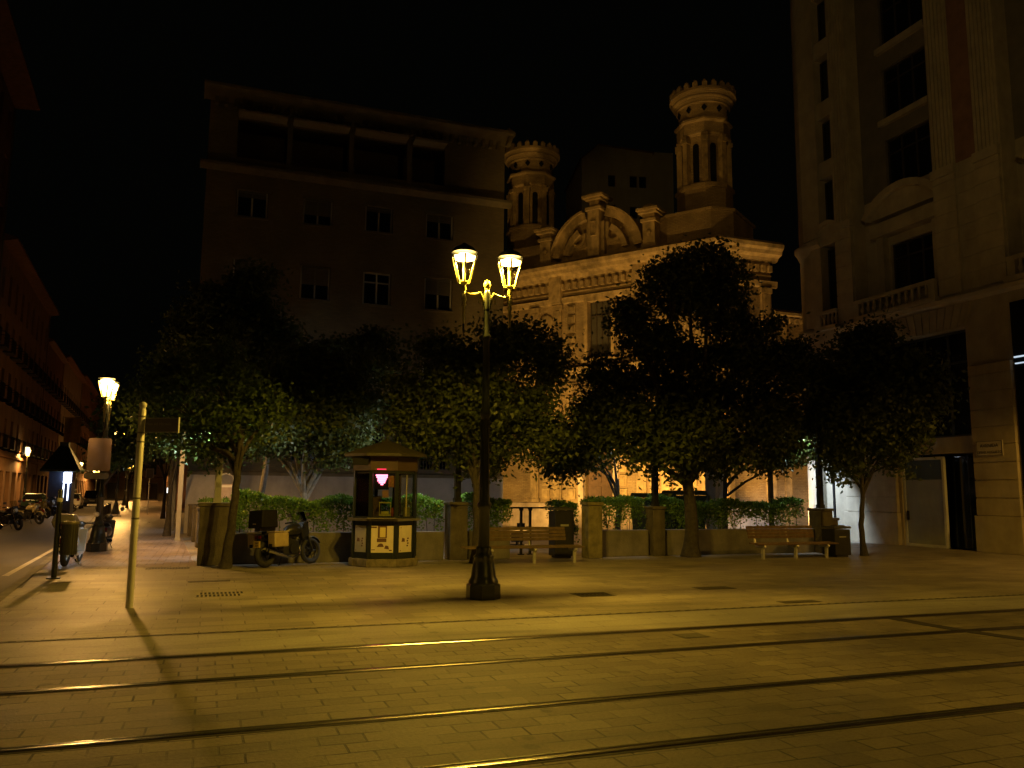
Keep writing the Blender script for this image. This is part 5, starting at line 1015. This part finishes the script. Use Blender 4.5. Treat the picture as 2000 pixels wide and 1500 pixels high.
car('dark green car half hidden behind the pointed kiosk',(-42.5,74,0),R(113),mat('green_car_paint',(.03,.07,.05),.3,var=0),4.0)
# ------------------------------------------------------------------ small street things
t=thing('sign_panel','large brown sign back with a small plate below, on the scooter lamp post','sign',(-12.95,25.72,0),R(22))
def rrect(mb,cx,cz,w_,h,r,y0,y1):
    P=[]; 
    for (sx_,sz,a0) in ((1,1,0),(-1,1,90),(-1,-1,180),(1,-1,270)):
        for k in range(5): a=R(a0+22.5*k); P.append((cx+sx_*(w_/2-r)+r*math.cos(a),cz+sz*(h/2-r)+r*math.sin(a)))
    mb.prism(P,y0,y1,'y')
mb=MB(); rrect(mb,.06,2.98,.66,1.02,.08,-.14,-.12); mb.obj('large_panel',mat('sign_back_metal',(.34,.25,.2),.5,metal=.2,var=.1),t); mb=MB(); rrect(mb,.02,2.32,.7,.2,.07,-.14,-.12); mb.obj('small_plate',mat('sign_back_olive',(.2,.19,.13),.5),t)
mb=MB(); mb.box(-.2,.3,-.12,-.09,3.3,3.34).box(-.2,.3,-.12,-.09,2.62,2.66); mb.obj('mounting_straps',DARKM,t)
def rail_fence(label,a,b):
    d=b-a; L=d.length; rz=math.atan2(d.y,d.x); t=thing('street_barrier',label,'barrier',a,rz,'iron barriers along the kerb')
    MB().box(0,L,-.025,.025,.95,1.0).box(0,L,-.015,.015,.15,.19).obj('rails',DARKM,t); MB().box(0,.06,-.03,.03,0,1.05).obj('post',DARKM,t); MB().box(L-.06,L,-.03,.03,0,1.05).obj('post',DARKM,t); mb=MB(); n=int(L/.14)
    for i in range(1,n): mb.box(L*i/n-.01,L*i/n+.01,-.01,.01,.19,.95)
    mb.obj('bars',DARKM,t)
for i,(v0,l) in enumerate(((46,'nearest iron barrier along the street kerb'),(50.2,'second iron barrier along the street kerb'),(54.4,'third iron barrier along the street kerb'),(60,'fourth iron barrier, beyond the second lamp'))): rail_fence(l,UV(kx(v0)+.3,v0),UV(kx(v0+3.6)+.3,v0+3.6))
p=P3(120,955,60); t=thing('street_kiosk','narrow street kiosk with a tall pointed dark green roof and one white lit side','kiosk',(p.x,p.y,0),R(20))
mb=MB(); mb.box(-.75,.75,-.75,.75,0,3.5); mb.obj('body',mat('kiosk_blue_dark',(.02,.03,.06),.4),t); mb=MB(); mb.hexa([(-1.25,-1.25,3.3),(1.25,-1.25,3.3),(1.25,1.25,3.3),(-1.25,1.25,3.3)],[(-.3,-.3,5.0),(.3,-.3,5.0),(.3,.3,5.0),(-.3,.3,5.0)]); mb.box(-1.27,1.27,-1.27,1.27,3.15,3.298); mb.box(-.28,.28,-.28,.28,5.0,5.3); mb.obj('roof',mat('green_roof_sheet',(.02,.04,.025),.45,var=.2),t); MB().box(.2,.7,-.8,-.76,2.35,3.1).obj('lit_panel',emis('cold_white_panel',(.75,.82,1),12),t); mb=MB(); mb.box(.2,.28,-.8,-.76,1.3,2.3).box(.5,.58,-.8,-.76,1.1,2.3); mb.obj('lit_tubes',emis('cold_white_tube',(.75,.82,1),5),t)
plight('kiosk_light',t,(.45,-1.0,2.8),40,(.8,.87,1),.2)
def panel_sign(label,px,py,Y,w_,z0,z1,m_,name='street_sign',post=True,rz=R(20),cat='sign'):
    p=P3(px,py,Y); t=thing(name,label,cat,(p.x,p.y,0),rz,'signs along the street pavement')
    if post: MB().cyl((0,.04,0),(0,.04,z1),.035,n=8).obj('post',GREYM,t)
    mb=MB(); mb.box(-w_/2,w_/2,-.03,0,z0,z1); mb.obj('panel',m_,t,bevel=.01); mb=MB(); mb.box(-w_/2-.03,-w_/2,-.04,.0,z0,z1).box(w_/2,w_/2+.03,-.04,.0,z0,z1).box(-w_/2-.03,w_/2+.03,-.04,.0,z1,z1+.03); mb.obj('panel_frame',GREYM,t)
panel_sign('tall narrow pictured panel high on a post over the street pavement',329,955,60,.55,2.9,4.4,mat('pictured_panel',(.3,.26,.14),.5,var=.5,scale=2.5))
panel_sign('dark square sign back hanging right of the far lamps',291,955,64,.5,2.8,3.5,mat('dark_sign_back',(.05,.045,.03),.5))
panel_sign('small bright white lit sign low over the far pavement',331,955,75,.42,1.65,2.1,emis('white_lit_sign',(1,.97,.9),2.2))
panel_sign('pale rectangular board on the far end of the pavement',321,955,95,1.1,.6,1.5,mat('grey_board',(.4,.36,.28),.5),rz=TH)

# ------------------------------------------------------------------ trees
def lob(px,py,rx,ry,Y,dY=0,k=.8):
    p=P3(px,py,Y+dY); s=(Y+dY)/1614*.9; return (tuple(p),(rx*s,rx*s*k,ry*s))
tree('broad_tree','tallest tree of the plaza with a thick trunk, crown dark against the floodlit church',(5.55,25.7,0),[(0,0,0),(.03,0,1.2),(-.02,0,2.2),(.05,.1,3.0)],.23,
 [lob(1305,560,75,65,26),lob(1385,530,70,50,26,.3),lob(1345,520,50,35,26,-.2),lob(1415,600,65,55,26.4),lob(1260,650,70,60,26),lob(1225,610,30,25,26),lob(1330,730,95,80,26,.5),lob(1450,690,70,50,26.3),lob(1520,740,60,75,26.5),lob(1190,770,75,85,26),lob(1260,840,85,75,25.5,-.8),lob(1350,840,85,70,25.5,-1),lob(1440,820,95,80,26),lob(1510,850,60,65,26.3),lob(1400,890,70,38,25.6),lob(1300,895,60,40,25.4),lob(1480,640,50,28,26.2),lob(1155,830,40,60,25.8),lob(1560,700,35,45,26.6)],dens=10,per=44,csize=.27,leaf=.165)
tree('round_tree','rounded dark tree directly behind the central lamp post',(-.95,22.6,0),[(0,0,0),(.05,0,1.0),(.0,0,2.0),(-.05,.1,2.8)],.13,
 [lob(960,680,90,65,23.5),lob(1040,690,65,70,23.5),lob(870,700,65,55,23.5),lob(820,760,60,70,23.5),lob(920,770,90,75,23,-.4),lob(1020,780,80,80,23.3),lob(1070,720,40,45,23.5),lob(860,850,75,50,23,-.3),lob(980,860,75,55,23.2),lob(930,900,45,30,23.2),lob(800,820,40,45,23.4),lob(1060,860,50,50,23.2)],dens=11,leaf=.15,per=40)
tree('small_tree','small tree behind the mottled pier, between the round tree and the tallest tree',(3.55,28.0,0),[(0,0,0),(.1,0,1.3),(.05,0,2.4)],.11,
 [lob(1110,850,60,55,27),lob(1160,880,60,50,27),lob(1100,900,50,34,27),lob(1180,820,50,50,27.5)],dens=11,leaf=.15,per=40)
p=P3(590,985,25.5); tree('forked_tree','pale trunked tree forking in a V behind the hedge, left of the kiosk',(p.x,p.y,0),[(0,0,0),(.05,0,1.4),(.08,0,2.2)],.15,
 [lob(560,760,80,60,25),lob(640,770,70,60,25),lob(600,840,80,50,24.6,-.6),lob(690,820,60,60,25),lob(520,840,70,55,24.6),lob(660,880,60,35,24.6),lob(720,770,45,50,25.3),lob(600,715,70,42,25.5),lob(480,780,60,60,25),lob(700,720,40,40,25.5)],dens=11,leaf=.15,per=40,bark=BARKP)
p=P3(515,985,28); tree('slender_tree','slender tree with a dim high crown before the apartment block',(p.x,p.y,0),[(0,0,0),(-.1,0,1.5),(.05,0,3.0),(0,0,4.4)],.13,
 [lob(430,620,90,75,29),lob(500,570,60,50,29),lob(530,660,70,60,29),lob(640,700,60,45,29),lob(380,680,70,70,29),lob(480,700,90,60,28.5),lob(740,690,45,55,29),lob(690,690,45,35,29)],dens=8,leaf=.2,bark=BARKP)
tree('leaning_tree','tree with a rough leaning trunk in front of the wide corner pier',(-7.03,20.55,0),[(0,0,0),(.1,.03,.8),(.14,.05,1.6),(.17,.1,2.4),(.2,.2,3.3)],.125,
 [lob(430,760,70,60,21.3),lob(360,800,60,60,21.8),lob(470,830,60,45,21),lob(400,860,60,45,21.5),lob(340,740,60,50,22),lob(300,800,50,50,22.5),lob(520,790,50,45,21.3),lob(440,700,60,45,21.8),lob(310,860,35,35,22.5)],dens=10,leaf=.14,mat_=LEAF2)
tree('young_tree','slim dark young tree in front of the white-lit ground floor at the right',(11.35,26.75,0),[(0,0,0),(-.04,0,1.0),(.03,0,1.9),(-.02,0,2.7)],.095,
 [lob(1690,690,70,50,27),lob(1630,730,60,60,27),lob(1750,730,65,60,27),lob(1690,790,90,70,26.6,-.4),lob(1790,780,50,55,27),lob(1640,850,55,50,26.6),lob(1740,850,70,50,26.8),lob(1610,800,40,50,27),lob(1700,650,45,28,27),lob(1650,910,35,25,26.6),lob(1740,905,30,22,26.6),lob(1815,720,30,35,27)],dens=11,leaf=.17,per=40)
tree('bushy_tree','leafy tree behind the right end of the wall, leaves lit by the white spotlight',tuple(UV(17.6,25.6)),[(0,0,0),(0,0,1.5),(.1,0,2.8)],.11,
 [lob(1540,860,55,55,29),lob(1590,880,40,50,29),lob(1570,800,50,50,29.5),lob(1500,900,35,20,29)],dens=11,leaf=.15,per=40)
for i,(px,Y,l) in enumerate(((235,41,'street tree just behind the sign panels of the first lamp post'),(300,50,'second street tree along the plaza edge, behind the white post'),(355,39,'street tree above the arch of the pavement beside the corner pier'),(265,85,'far street tree darkening the end of the side street'))):
    foot={0:UV(kx(46)+.9,40),1:UV(kx(52)+3.0,60),2:Vector((-14.3,34.6,0)),3:UV(kx(95)+1.0,95)}[i]
    Y=foot.y; yy={0:880,1:860,2:850,3:895}[i]; px={0:235,1:300,2:350,3:262}[i]
    tree('street_tree',l,tuple(foot),[(0,0,0),(.05,0,1.6),(0,0,3.0)],.12,[lob(px-15,yy,34,42,Y),lob(px+25,yy-35,36,40,Y),lob(px-5,yy-55,38,36,Y),lob(px+30,yy+5,28,30,Y),lob(px,yy-90,36,34,Y)] if i!=3 else [lob(px-15,yy,30,24,Y),lob(px+30,yy-10,34,28,Y),lob(px+5,yy-35,34,22,Y)],dens=6,leaf=.22,mat_=LEAF2,group='trees along the street pavement',per=30)
